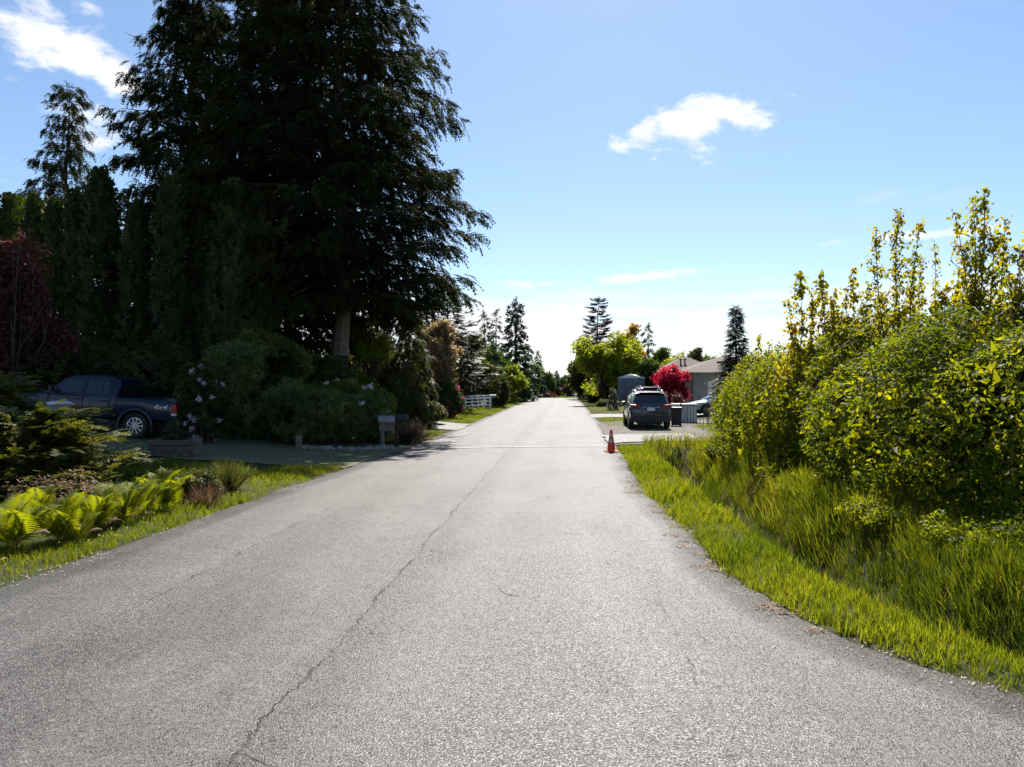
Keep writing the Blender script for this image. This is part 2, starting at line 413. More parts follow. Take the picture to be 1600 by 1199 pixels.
M['roof'] = mat_basic('roof_shingle', (0.085, 0.068, 0.058), 0.9, bump=0.5, bscale=30, vary=0.25, vscale=12)
M['trim'] = mat_basic('trim', (0.62, 0.61, 0.58), 0.6, vary=0.06)
M['win'] = mat_basic('window_glass', (0.05, 0.06, 0.07), 0.08, vary=0.3, spec=0.7)
M['tarp'] = mat_basic('grey_tarp', (0.16, 0.18, 0.20), 0.7, bump=0.6, bscale=4, vary=0.25, vscale=2)
M['tarp_top'] = mat_basic('white_tarp', (0.70, 0.70, 0.69), 0.6, bump=0.4, bscale=5, vary=0.08)
M['utility'] = mat_basic('pale_green_metal', (0.40, 0.45, 0.41), 0.55, vary=0.1)
M['sign_red'] = mat_basic('sign_red', (0.45, 0.02, 0.02), 0.45, vary=0.1)
M['sign_white'] = mat_basic('sign_white', (0.75, 0.75, 0.75), 0.45, vary=0.05)
M['petal_pink'] = mat_leaf('petal_pink', [(0.55, 0.34, 0.42), (0.72, 0.52, 0.58)], 0.35, tcol=(1, 0.9, 1))
M['petal_white'] = mat_leaf('petal_white', [(0.6, 0.5, 0.56), (0.75, 0.7, 0.72)], 0.35, tcol=(1, 1, 1))
M['petal_rose'] = mat_leaf('petal_rose', [(0.45, 0.09, 0.18), (0.58, 0.2, 0.3)], 0.35, tcol=(1.2, 0.8, .9))
M['cedar'] = mat_leaf('cedar_spray', [(0.014, 0.020, 0.010), (0.026, 0.033, 0.012), (0.042, 0.046, 0.016)], 0.28, 0.8, tcol=(1.3, 1.4, 0.7), spec=0.04)
M['thuja'] = mat_leaf('thuja_spray', [(0.02, 0.029, 0.011), (0.038, 0.05, 0.015), (0.056, 0.068, 0.018)], 0.2, tcol=(1.3, 1.4, 0.6))
M['spruce'] = mat_leaf('spruce_needles', [(0.012, 0.02, 0.017), (0.022, 0.032, 0.024), (0.035, 0.045, 0.03)], 0.2, tcol=(1.2, 1.2, 1))
M['fir_far'] = mat_leaf('fir_needles', [(0.02, 0.035, 0.02), (0.035, 0.055, 0.025), (0.055, 0.075, 0.03)], 0.25, tcol=(1.3, 1.3, .8))
M['purple_fir'] = mat_leaf('dark_purple_needles', [(0.018, 0.016, 0.026), (0.028, 0.024, 0.034)], 0.15, tcol=(1.1, 1, 1.2))
M['juniper'] = mat_leaf('juniper_spray', [(0.03, 0.045, 0.012), (0.07, 0.085, 0.018), (0.12, 0.12, 0.025)], 0.35)
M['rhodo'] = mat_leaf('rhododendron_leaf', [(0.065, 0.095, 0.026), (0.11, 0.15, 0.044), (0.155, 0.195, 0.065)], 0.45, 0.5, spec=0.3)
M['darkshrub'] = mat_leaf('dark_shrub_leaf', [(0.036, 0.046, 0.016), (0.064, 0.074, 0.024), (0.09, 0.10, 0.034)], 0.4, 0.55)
M['chart'] = mat_leaf('chartreuse_leaf', [(0.09, 0.14, 0.012), (0.14, 0.19, 0.015), (0.22, 0.24, 0.02)], 0.55)
M['yellowgreen'] = mat_leaf('yellow_green_leaf', [(0.12, 0.17, 0.015), (0.20, 0.25, 0.02), (0.30, 0.31, 0.03)], 0.62)
M['green'] = mat_leaf('mid_green_leaf', [(0.03, 0.055, 0.014), (0.055, 0.09, 0.02), (0.09, 0.13, 0.025)], 0.45)
M['olive'] = mat_leaf('olive_leaf', [(0.03, 0.04, 0.015), (0.055, 0.065, 0.02), (0.085, 0.085, 0.03)], 0.4)
M['amber'] = mat_leaf('amber_leaf', [(0.16, 0.12, 0.02), (0.26, 0.19, 0.025), (0.34, 0.22, 0.03)], 0.5, tcol=(1.5, 1.2, 0.5))
M['tan'] = mat_leaf('tan_blossom', [(0.16, 0.13, 0.06), (0.28, 0.22, 0.12), (0.40, 0.32, 0.22)], 0.45, tcol=(1.2, 1.1, 0.8))
M['redmaple'] = mat_leaf('red_maple_leaf', [(0.20, 0.012, 0.025), (0.40, 0.02, 0.05), (0.55, 0.05, 0.09)], 0.5, tcol=(1.5, 0.7, 1.0))
M['plum'] = mat_leaf('plum_leaf', [(0.055, 0.024, 0.022), (0.095, 0.038, 0.034), (0.14, 0.06, 0.05)], 0.35, tcol=(1.3, 0.8, 0.8))
M['bramble'] = mat_leaf('bramble_leaf', [(0.04, 0.065, 0.008), (0.098, 0.135, 0.012), (0.20, 0.22, 0.018)], 0.57, 0.55, spec=0.15, tcol=(1.9, 1.65, 0.3))
M['sapling'] = mat_leaf('sapling_leaf', [(0.12, 0.15, 0.012), (0.20, 0.21, 0.016), (0.27, 0.20, 0.025)], 0.62, tcol=(1.9, 1.65, 0.35))
M['grass'] = mat_leaf('grass_blade', [(0.085, 0.12, 0.012), (0.14, 0.175, 0.015), (0.22, 0.225, 0.03)], 0.5, tcol=(1.7, 1.6, 0.4))
M['tallgrass'] = mat_leaf('tall_grass_blade', [(0.07, 0.10, 0.012), (0.12, 0.15, 0.014), (0.21, 0.20, 0.035)], 0.5, tcol=(1.7, 1.55, 0.4))
M['drygrass'] = mat_leaf('dry_grass_blade', [(0.10, 0.07, 0.04), (0.2, 0.14, 0.09), (0.3, 0.22, 0.14)], 0.35, tcol=(1.2, 1, .8))
M['shade_toned_grass'] = mat_leaf('shade_toned_blade', [(0.045, 0.075, 0.008), (0.075, 0.11, 0.011), (0.12, 0.145, 0.018)], 0.35, tcol=(1.5, 1.5, 0.4))  # ordinary grass, with the ditch shade painted in as a darker green
M['fern'] = mat_leaf('fern_leaf', [(0.07, 0.105, 0.009), (0.13, 0.165, 0.012), (0.20, 0.215, 0.02)], 0.55, tcol=(1.8, 1.6, 0.35))

# ------------------------------------------------------------------ ground, road, drives
def grid_mesh(name, xs, ys, zf, mat, kind='structure'):
    X, Y = np.meshgrid(xs, ys); Z = zf(X, Y)
    V = np.stack([X, Y, Z], -1).reshape(-1, 3)
    nx, ny = len(xs), len(ys)
    i = (np.arange(ny - 1)[:, None] * nx + np.arange(nx - 1)[None]).ravel()
    Fq = np.stack([i, i + 1, i + nx + 1, i + nx], -1)
    o = link(name, mesh_np(name, V, Fq, mat, smooth=True)); o['kind'] = kind
    return o
def axis(segs):
    out = []
    for a, b, st in segs: out += list(np.arange(a, b, st))
    return np.array(out + [segs[-1][1]])
gx = axis([(-1500, -200, 130), (-200, -60, 14), (-60, -24, 3), (-24, -8, 0.8), (-8, -4.5, 0.25), (-4.5, 1, 1.0), (1, 9, 0.2), (9, 24, 1.0), (24, 60, 4), (60, 200, 14), (200, 1500, 130)])
gy = axis([(-60, -8, 6), (-8, 34, 0.35), (34, 120, 2), (120, 260, 10), (260, 3000, 180)])
ground = grid_mesh('ground', gx, gy, lambda X, Y: H(X, Y) + 0.015 * vnoise(np.stack([X, Y, 0 * X], -1), 2.0) * ((X < XL(Y) - .3) | (X > XR(Y) + .3)), M['soil'])

def road_mesh():
    ys = axis([(-8, 30, 0.12), (30, 108, 1.0)])
    jl = 0.10 * vnoise(np.stack([ys, ys * 0, ys * 0], -1), 1.1) + 0.05 * vnoise(np.stack([ys, ys * 0 + 5, ys * 0], -1), 4.5)
    jr = 0.09 * vnoise(np.stack([ys, ys * 0 + 9, ys * 0], -1), 1.3) + 0.06 * vnoise(np.stack([ys, ys * 0 + 3, ys * 0], -1), 5.0)
    V, Fq = [], []
    k = 15
    for i, y in enumerate(ys):
        xs = np.linspace(XL(y) + jl[i], XR(y) + jr[i], k)
        for j, x in enumerate(xs):
            u = j / (k - 1)
            V.append((x, y, float(drop(y)) + 0.05 * (1 - (2 * u - 1) ** 2) * 0.6 + (-0.012 if j in (0, k - 1) else 0)))
    n = len(ys)
    Vb = list(V)
    for i in range(n - 1):
        for j in range(k - 1):
            a = i * k + j; Fq.append((a, a + 1, a + k + 1, a + k))
    o = len(V)
    for side in (0, k - 1):                              # broken edge of the asphalt
        s0 = len(V)
        for i in range(n):
            x, y, z = V[i * k + side]; V.append((x + (-0.03 if side == 0 else 0.03), y, z - 0.06))
        for i in range(n - 1):
            a, b = i * k + side, (i + 1) * k + side
            Fq.append((a, b, s0 + i + 1, s0 + i) if side == 0 else (b, a, s0 + i, s0 + i + 1))
    r = link('road', mesh_np('road', V, Fq, M['asphalt'], smooth=True)); r['kind'] = 'structure'
    return r
road = road_mesh()
cross = grid_mesh('cross_street', axis([(-120, 120, 6)]), axis([(107.4, 116, 1.4)]), lambda X, Y: drop(Y) - 0.015 + 0 * X, M['asphalt'])

def poly_sheet(name, pts, mat, lift, kind='structure', step=0.4, zf=None):
    """sheet over the ground inside a convex quad given by 4 ground corners, edges slightly ragged"""
    a, b, c, d = [np.array(p[:2], float) for p in pts]
    nu = max(2, int(np.linalg.norm(b - a) / step)); nv = max(2, int(np.linalg.norm(d - a) / step))
    u = np.linspace(0, 1, nu + 1); v = np.linspace(0, 1, nv + 1)
    U, W = np.meshgrid(u, v)
    P = (a * (1 - U)[..., None] + b * U[..., None]) * (1 - W)[..., None] + (d * (1 - U)[..., None] + c * U[..., None]) * W[..., None]
    edge = ((U == 0) | (U == 1) | (W == 0) | (W == 1))
    P[..., 0] += edge * 0.12 * vnoise(np.stack([P[..., 0], P[..., 1], 0 * U], -1), 2.5)
    P[..., 1] += edge * 0.12 * vnoise(np.stack([P[..., 1], P[..., 0], 0 * U + 4], -1), 2.5)
    Z = (zf or H)(P[..., 0], P[..., 1]) + lift
    V = np.concatenate([P, Z[..., None]], -1).reshape(-1, 3)
    i = (np.arange(nv)[:, None] * (nu + 1) + np.arange(nu)[None]).ravel()
    Fq = np.stack([i, i + 1, i + nu + 2, i + nu + 1], -1)
    o = link(name, mesh_np(name, V, Fq, mat, smooth=True))
    if kind: o['kind'] = kind
    return o
poly_sheet('driveway', [(-27, 15.5), (-5.75, 18.2), (-5.5, 25.0), (-27, 24.5)], M['moss_drive'], 0.035)
poly_sheet('gravel_drive', [(1.5, 25.5), (12, 26.5), (12, 44), (1.6, 40)], M['gravel'], 0.04)
poly_sheet('paved_apron', [(1.45, 25.9), (5.2, 26.8), (5.0, 31), (1.5, 30)], M['asphalt2'], 0.075)
poly_sheet('side_drive', [(1.5, 46), (14, 47), (14, 52), (1.5, 51)], M['asphalt2'], 0.04)
poly_sheet('side_lane', [(-5.2, 33.5), (-5.2, 38.5), (-16, 40), (-16, 35)], M['asphalt2'], 0.04)
poly_sheet('yard_lawn', [(1.8, 53), (20, 53), (20, 100), (1.8, 100)], M['soil'], 0.03)

# painted / sealed bands on the road
def strip(name, p0, p1, w, mat, z=0.006, n=30, gap=None):
    p0, p1 = np.array(p0, float), np.array(p1, float)
    t = np.linspace(0, 1, n + 1); P = p0[None] * (1 - t)[:, None] + p1[None] * t[:, None]
    nrm = np.array([-(p1 - p0)[1], (p1 - p0)[0]]); nrm /= np.linalg.norm(nrm)
    V, Fq = [], []
    for i, p in enumerate(P):
        ww = w * (1 + 0.25 * float(vnoise(np.array([p[0], p[1], 2.]), 6)))
        for s in (-1, 1):
            q = p + nrm * s * ww / 2
            xl, xr = XL(q[1]), XR(q[1]); u = (q[0] - xl) / (xr - xl)
            V.append((q[0], q[1], float(drop(q[1])) + 0.03 * (1 - (2 * u - 1) ** 2) + z))
    for i in range(n):
        if gap and (i % gap[0]) >= gap[1]: continue
        Fq.append((2 * i, 2 * i + 1, 2 * i + 3, 2 * i + 2))
    o = link(name, mesh_np(name, V, Fq, mat), road)
    return o
strip('painted_line', (-5.0, 23.6), (1.45, 25.2), 0.26, M['road_paint'], 0.012)
strip('painted_line', (-5.3, 22.4), (-2.6, 22.7), 0.10, M['road_paint'], 0.012, 12, (4, 3))
strip('painted_line', (-4.95, 25.0), (-4.85, 38), 0.12, M['road_paint'], 0.012, 60, (5, 3))
strip('painted_line', (-4.35, 24.2), (-4.4, 32), 0.10, M['road_paint'], 0.012, 40, (6, 3))

# ------------------------------------------------------------------ plant templates (quads)
LEAF = (np.array([(0, 0, 0), (.42, .24, .05), (1, 0, -.03), (.42, -.24, .05)], float), np.array([(0, 1, 2, 3)]))
LONG = (np.array([(0, 0, 0), (.5, .14, .05), (1, 0, -.1), (.5, -.14, .05)], float), np.array([(0, 1, 2, 3)]))
def cluster(leaf, n, spread, seed, up=0.3, size=(0.7, 1.1), flat=1.0):
    r = np.random.RandomState(seed)
    P = r.uniform(-1, 1, (n, 3)) * spread * np.array([1, 1, flat])
    D = r.normal(size=(n, 3)) * np.array([1, 1, 0.5]); D[:, 2] += 0.0
    U = r.normal(size=(n, 3)) * 0.6 + np.array([0, 0, 1.0])
    V, Fq, _ = scatter(leaf, P, frame_x(D, U), r.uniform(*size, n), np.zeros(n))
    return V, Fq
LEAF3 = (np.array([(0, .24, .03), (1, 0, -.03), (0.05, -.24, .03)], float), np.array([(0, 1, 2)]))
CL = [cluster(LEAF, 5, 0.9, s, size=(.8, 1.2)) for s in range(3)]
CL_FAR = [cluster(LEAF3, 4, 0.8, 20 + s, size=(1.0, 1.5)) for s in range(3)]
CL_WHORL = []
for s in range(2):
    r_ = np.random.RandomState(40 + s); n_ = 6; a_ = np.arange(n_) * 2.4 + r_.uniform(0, .5, n_)
    D_ = np.stack([np.cos(a_), np.sin(a_), r_.uniform(-.35, .5, n_)], -1)
    V_, F_, _ = scatter(LONG, np.zeros((n_, 3)), frame_x(D_, np.tile([0, 0, 1.], (n_, 1))), r_.uniform(.8, 1.1, n_), np.zeros(n_))
    CL_WHORL.append((V_, F_))
def spray_template(npair, ln, ang, w, droop, seed):
    r = np.random.RandomState(seed); V, Fq = [], []
    def q(a, b, wd):
        a, b = np.array(a), np.array(b); d = b - a; s = np.cross([0, 0, 1.], d); s = s / (np.linalg.norm(s) + 1e-9) * wd / 2
        k = len(V); m = a * .85 + b * .15
        V.extend([m + s, b, m - s]); Fq.append((k, k + 1, k + 2))
    for i in range(npair):
        t = (i + 0.6) / npair
        p = np.array([t, 0, -droop * t * t])
        L = ln * (1 - 0.75 * t) * r.uniform(.75, 1.15) + 0.06
        for s in (-1, 1):
            a = ang * r.uniform(.8, 1.2)
            q(p, p + np.array([math.cos(a) * L, s * math.sin(a) * L, -droop * L * r.uniform(.2, 1.2)]), w * r.uniform(.8, 1.3))
    for i in range(3):
        t0, t1 = i / 3, (i + 1.15) / 3
        q((t0, 0, -droop * t0 * t0), (t1, 0, -droop * t1 * t1), w * 0.8)
    return np.array(V, float), np.array(Fq)
SPRAY_CEDAR = [spray_template(6, .5, .75, .13, .5, s) for s in (1, 2)]
SPRAY_FIR = [spray_template(5, .38, .8, .15, .12, s) for s in (3, 4)]
SPRAY_FAR = [spray_template(2, .55, .8, .32, .2, s) for s in (5, 6)]
def blade_tuft(n, w, spread, lean, seed):
    r = np.random.RandomState(seed); V, Fq = [], []
    for i in range(n):
        b = np.array([r.normal() * spread, r.normal() * spread, 0]); a = r.uniform(0, 6.28); h = r.uniform(.55, 1.0)
        side = np.array([math.cos(a), math.sin(a), 0]) * w * r.uniform(.7, 1.3); ld = np.array([-math.sin(a), math.cos(a), 0]) * lean * r.uniform(.3, 1.4)
        k = len(V)
        V.extend([b - side, b + side, b + side * .75 + ld * .3 + [0, 0, h * .55], b - side * .75 + ld * .3 + [0, 0, h * .55],
                  b + side * .1 + ld + [0, 0, h], b - side * .1 + ld + [0, 0, h]])
        Fq += [(k, k + 1, k + 2, k + 3), (k + 3, k + 2, k + 4, k + 5)]
    return np.array(V, float), np.array(Fq)
TUFT = [blade_tuft(5, .028, .16, .32, s) for s in range(3)]
TUFT_FINE = [blade_tuft(6, .016, .10, .28, 10 + s) for s in range(3)]

def far_tuft(seed):
    V, Fq = blade_tuft(7, .035, .2, .3, seed); k = np.arange(0, len(V), 6)
    return V, np.stack([k, k + 1, k + 4], -1)
TUFT_FAR = [far_tuft(s) for s in range(3)]
def foliage(name, T_list, P, R, S, var, mat, parent):
    Vs, Fs, vs, off = [], [], [], 0
    k = len(T_list); idx = np.arange(len(P)) % k
    for i, T in enumerate(T_list):
        m = idx == i
        V, Fq, va = scatter(T, P[m], R[m], S[m], var[m]); Vs.append(V); Fs.append(Fq + off); vs.append(va); off += len(V)
    return link(name, mesh_np(name, np.concatenate(Vs), np.concatenate(Fs), mat, np.concatenate(vs)), parent)

def blob_points(blobs, n, r, inner=0.62, gap=-0.35, gscale=1.2, seedoff=0.0):
    B = np.array([b[0] for b in blobs], float); RR = np.array([b[1] for b in blobs], float)
    w = RR.prod(-1) ** (2 / 3); w /= w.sum()
    P, Nn = [], []; tot = 0
    for _ in range(12):
        m = int(n * 1.6) + 20
        i = r.choice(len(B), m, p=w); u = norm(r.normal(size=(m, 3)))
        t = inner + (1 - inner) * r.rand(m) ** 0.6
        p0 = B[i] + u * RR[i]
        t = t * (1 + 0.16 * vnoise(p0 + seedoff, 2.2 / RR.mean()))
        p = B[i] + u * RR[i] * t[:, None]
        ok = vnoise(p + 13.7 + seedoff, gscale) > gap
        for j in range(len(B)):
            q = (((p - B[j]) / RR[j]) ** 2).sum(-1)
            ok &= ~((q < (inner * 0.85) ** 2) & (i != j))
        P.append(p[ok]); Nn.append(norm(u / RR[i])[ok]); tot += ok.sum()
        if tot >= n: break
    return np.concatenate(P)[:n], np.concatenate(Nn)[:n]

def leafy(name, blobs, n, size, mat, parent, seed, T=None, inner=0.62, gap=-0.35, gscale=1.2, zmin=0.0, tilt=0.6, clump=1.6, stuff=False):
    r = np.random.RandomState(seed)
    P, N = blob_points(blobs, n, r, inner, gap, gscale, seed * 3.1)
    k = P[:, 2] > zmin; P, N = P[k], N[k]
    Z = N * tilt + r.normal(size=P.shape) * 0.45 + np.array([0, 0, 0.5])
    R = frame_z(Z, r.uniform(0, 6.28, len(P)))
    var = np.clip(0.5 + 0.36 * vnoise(P + seed, clump) + r.normal(size=len(P)) * 0.2, 0, 1)
    return foliage(name, T or CL, P, R, size * r.uniform(.7, 1.3, len(P)), var, mat, parent)

def random_blobs(r, h0, h1, rad, n, flat=0.75, fill=0.62):
    """ellipsoids spread through a crown between heights h0 and h1 with radius rad"""
    out = []
    hc, hh = (h0 + h1) / 2, (h1 - h0) / 2
    for i in range(n):
        u = r.normal(size=3); u /= np.linalg.norm(u); t = r.rand() ** 0.4 * 0.78
        s = r.uniform(.20, .38)
        c = np.array([u[0] * rad * t, u[1] * rad * t, hc + u[2] * hh * t])
        out.append((c, np.array([rad * s, rad * s, min(hh * s * 1.1, rad * s * 1.2) * flat / 0.75])))
    out.append((np.array([0, 0, hc]), np.array([rad * fill, rad * fill, hh * fill])))
    return out

def limbs(r, base_r, h_fork, blobs, sides=6, lean=0.0, n_twig=2):
    parts = []
    top = np.array([lean, 0, h_fork])
    parts.append(tube([(0, 0, -0.15), (0.02, 0, h_fork * .3), (lean * .5, .03, h_fork * .7), top], [base_r * 1.25, base_r, base_r * .9, base_r * .8], 8))
    for c, rr in blobs:
        c = np.array(c); m = (top + c) / 2 + r.normal(size=3) * 0.08 * np.linalg.norm(c - top) + np.array([0, 0, .1])
        parts.append(tube([top - [0, 0, .1], m, c], [base_r * .55, base_r * .35, base_r * .18], 5))
        for _ in range(n_twig):
            u = norm(r.normal(size=3)); parts.append(tube([m, c + u * rr * .4, c + u * rr * .85], [base_r * .22, base_r * .14, base_r * .05], 4))
    return parts

def spec(px, d, topy, wpx, z0=None):
    p = gat(px, d); top = CAM_H + (599.5 - topy) * d / F_PX
    return p, top - p.z, wpx * d / F_PX / 2

def broadleaf(name, label, cat, px, d, topy, wpx, mat, n, leaf, seed, base=0.25, nb=18, bark='bark', group=None, gap=-0.25, T=None, tr=None, inner=0.35, fill=.5):
    p, h, rad = spec(px, d, topy, wpx)
    r = np.random.RandomState(seed)
    t = thing(name, label, cat, p, 0, group)
    bl = random_blobs(r, h * base, h, rad, nb, fill=fill)
    part('trunk', limbs(r, tr or max(0.05, h * .022), h * max(base * 1.1, .18), bl[:-1]), M[bark], t, smooth=True)
    leafy('crown', bl, n, leaf, mat, t, seed, T or (CL_FAR if d > 60 else CL), inner=inner, gap=gap, gscale=2.2 / max(rad, .5), zmin=0.05, clump=2.5 / max(rad, .5))
    return t

def bush(name, label, cat, px, d, topy, wpx, mat, n, leaf, seed, group=None, T=None, depth=1.0, gap=-0.5, nb=7, loc=None, h=None, rad=None, sink=0.0, inner=0.6):
    if loc is None: loc, h, rad = spec(px, d, topy, wpx)
    r = np.random.RandomState(seed)
    t = thing(name, label, cat, (loc[0], loc[1], loc[2] - sink), YAW, group)
    bl = []
    for i in range(nb):
        a = r.uniform(0, 6.28); q = r.uniform(.25, .62); s = r.uniform(.38, .55)
        bl.append((np.array([math.cos(a) * rad * q, math.sin(a) * rad * q * depth, h * r.uniform(.28, .72)]), np.array([rad * s, rad * s * depth, h * r.uniform(.24, .34)])))
    bl.append((np.array([0, 0, h * .48]), np.array([rad * .7, rad * .7 * depth, h * .5])))
    st = []
    for i in range(9):
        c, rr = bl[i % len(bl)]; b = r.normal(size=3) * .12 * rad; b[2] = -.1
        st.append(tube([b, (b + c) / 2 + r.normal(size=3) * .06, c], [.035 + h * .006, .025, .012], 5))
    part('stem', st, M['bark'], t, smooth=True)
    leafy('foliage', bl, n, leaf, mat, t, seed, T or (CL_FAR if d > 60 else CL), inner=inner, gap=gap, gscale=2.4 / max(rad, .4), zmin=-0.05, clump=3.0 / max(rad, .4))
    return t, bl

def conifer(name, label, cat, px, d, topy, wpx, mat, seed, nb=70, ns=26, spray=0.6, base=0.08, droop=0.25, rise=0.15, upturn=0.0, prof=0.9, T=None,
            group=None, tr=None, bark='bark', lean=0.0, gapy=0.35, h=None, rad=None, maxlen_at=0.0, open_=1.0, side=0.45, hang=0.5, loc=None, one_side=None, fill=0):
    if loc is None:
        loc, h_, r_ = spec(px, d, topy, wpx); h = h or h_; rad = rad or r_
    T = T or SPRAY_FIR
    r = np.random.RandomState(seed)
    t = thing(name, label, cat, loc, r.uniform(0, 6.28) if one_side is None else 0, group)
    tr = tr or h * .016
    zt = np.linspace(-.2, h, 9); wob = np.stack([np.sin(zt * .5 + seed) * h * .006 + lean * (zt / h) ** 2, np.cos(zt * .4) * h * .005, zt], -1)
    tubes = [tube(wob, tr * (1.15 - zt / h * 1.1), 8)]
    P, X, U, S = [], [], [], []
    for i in range(nb):
        f = base + (1 - base) * (i + r.rand()) / nb
        f = min(f, 0.985); z = h * f
        k = (1 - f) / (1 - base)
        L = rad * (k ** prof) * (0.72 + 0.38 * r.rand()) + 0.02 * h * (f > .9) + .012 * h
        if maxlen_at and f < maxlen_at: L *= 0.55 + 0.45 * (f - base) / max(1e-3, maxlen_at - base)
        a = i * 2.39996 + r.uniform(-.5, .5)
        if one_side is not None: L *= 1 + one_side * math.cos(a)
        dr = np.array([math.cos(a), math.sin(a), 0]); lat = np.array([-dr[1], dr[0], 0])
        xo = np.array([np.interp(z, zt, wob[:, 0]), np.interp(z, zt, wob[:, 1]), z])
        rz = rise * r.uniform(.6, 1.4); dz = droop * r.uniform(.6, 1.4)
        def pos(u): return xo + dr * (L * u)[:, None] + np.array([0, 0, 1.])[None] * (L * (rz * u - dz * u * u + upturn * u ** 3))[:, None]
        n = max(4, int(ns * (0.35 + 0.65 * L / rad)))
        u = np.linspace(0, .8, 4); tubes.append(tube(pos(u), (tr * .22 * (1.05 - u) * (.4 + .6 * k) + .005), 4))
        u = gapy * .5 + (1 - gapy * .5) * r.rand(n) ** .75
        p = pos(u)
        sgn = np.where(r.rand(n) < .5, -1., 1.); off = side * L * (1 - u * .75) * r.rand(n) * sgn
        p = p + lat * (off * open_)[:, None]; p[:, 2] -= np.abs(off) * .25 + r.rand(n) * spray * .25
        x = dr * r.uniform(.4, 1.0, n)[:, None] + lat * (sgn * r.uniform(.1, .9, n))[:, None]
        x[:, 2] += -hang * r.uniform(.2, 1.3, n) + upturn * u
        P.append(p); X.append(x); U.append(np.tile([0, 0, 1.], (n, 1)) + r.normal(size=(n, 3)) * .35); S.append(spray * r.uniform(.65, 1.25, n) * (.6 + .4 * k))
    n = 10; P.append(np.stack([wob[-1, 0] + r.normal(size=n) * .02 * h * .3, wob[-1, 1] + r.normal(size=n) * .02 * h * .3, h * r.uniform(.93, .995, n)], -1))
    x = r.normal(size=(n, 3)); x[:, 2] = 1.6; X.append(x); U.append(r.normal(size=(n, 3))); S.append(np.full(n, spray * .55))
    if fill:                                              # older inner branchlets close to the trunk
        f = base + (1 - base) * r.rand(fill) ** 1.15 * .93; k = ((1 - f) / (1 - base)) ** prof; a = r.uniform(0, 6.28, fill); q = rad * k * (.12 + .62 * r.rand(fill))
        P.append(np.stack([np.cos(a) * q, np.sin(a) * q, h * f - q * .12], -1)); x = np.stack([np.cos(a), np.sin(a), -r.uniform(.3, 1.6, fill)], -1) + r.normal(size=(fill, 3)) * .3
        X.append(x); U.append(np.tile([0, 0, 1.], (fill, 1)) + r.normal(size=(fill, 3)) * .6); S.append(spray * r.uniform(1.2, 1.9, fill))
    P, X, U, S = map(np.concatenate, (P, X, U, S))
    var = np.clip(.5 + .3 * vnoise(P + seed, 2.5 / max(rad, .5)) + r.normal(size=len(P)) * .2, 0, 1)
    tk = part('trunk', tubes, M[bark], t, smooth=True); tk.data.materials.append(M['bark'])
    mi = np.ones(len(tk.data.polygons), dtype=np.int32); mi[:len(tubes[0][1])] = 0; tk.data.polygons.foreach_set('material_index', mi)
    foliage('crown', T, P, frame_x(X, U), S, var, mat, t)
    return t


# ------------------------------------------------------------------ tall trees beside the drive
CM = M['cedar']
conifer('cedar_tree', 'huge dark cedar behind the mailboxes, its bare grey trunk showing above the shrubs', 'tree', 532, 31, -200, 460, CM, 11, nb=250, ns=95, spray=.64, base=.22,
        droop=.42, rise=.12, upturn=.22, prof=.56, T=SPRAY_CEDAR, h=24.0, fill=250, rad=6.9, maxlen_at=.33, bark='bark_grey', tr=.36, hang=.65, side=.42)
conifer('cedar_tree', 'huge dark cedar behind the tall clipped evergreen columns, second from the mailboxes', 'tree', 415, 34, -200, 300, CM, 12, nb=210, ns=66, spray=.66, base=.10,
        droop=.42, rise=.12, upturn=.2, prof=.62, T=SPRAY_CEDAR, h=24.5, fill=300, rad=6.0, maxlen_at=.2, tr=.34, hang=.9, side=.36)
conifer('cedar_tree', 'dark cedar behind the blue pickup, shortest of the three giant cedars', 'tree', 300, 35, -40, 300, CM, 13, nb=215, ns=80, spray=.66, base=.06,
        droop=.40, rise=.14, upturn=.2, prof=.7, T=SPRAY_CEDAR, h=22.0, fill=300, rad=6.6, tr=.3, hang=.9, side=.36)
conifer('spruce_tree', 'lone thin conifer with a bare lower trunk behind the clipped evergreen row', 'tree', 106, 46, 128, 180, M['cedar'], 14, nb=95, ns=36, spray=.75, base=.34,
        droop=.35, rise=.2, upturn=.15, prof=.8, T=SPRAY_CEDAR, tr=.22, hang=.8)
broadleaf('maple_tree', 'bright yellow-green tree peeking over the clipped evergreen row', 'tree', 30, 42, 272, 150, M['yellowgreen'], 2200, .28, 15, base=.3)

def thuja(px, d, topy, wpx, seed, label):
    p, h, rad = spec(px, d, topy, wpx)
    t = thing('thuja_column', label, 'evergreen', p, 0, 'clipped evergreen columns behind the drive')
    r = np.random.RandomState(seed)
    n = int(115 * h * rad * 2.2)
    z = h * r.rand(n) ** .9; a = r.uniform(0, 6.28, n)
    k = np.clip(1 - (z / h) ** 3.2, 0, 1) ** .55 * (.8 + .2 * np.clip(z / (h * .3), 0, 1))
    bump = 1 + .12 * np.sin(a * 3 + z * .7 + seed) + .10 * np.sin(a * 5 - z * 2.1)
    q = rad * k * bump * (.72 + .30 * r.rand(n))
    P = np.stack([np.cos(a) * q, np.sin(a) * q, z], -1)
    X = np.stack([np.cos(a) * .45, np.sin(a) * .45, np.full(n, 1.)], -1) + r.normal(size=(n, 3)) * .28
    U = np.stack([np.cos(a), np.sin(a), np.zeros(n)], -1) + r.normal(size=(n, 3)) * .5
    var = np.clip(.5 + .25 * vnoise(P + seed, 1.6) + r.normal(size=n) * .22, 0, 1)
    part('trunk', tube([(0, 0, -.1), (0.02, 0, h * .5), (0, 0, h * .9)], [.11, .08, .02], 6), M['bark'], t, smooth=True)
    foliage('crown', SPRAY_FAR, P, frame_x(X, U), .43 * r.uniform(.7, 1.3, n), var, M['thuja'], t)
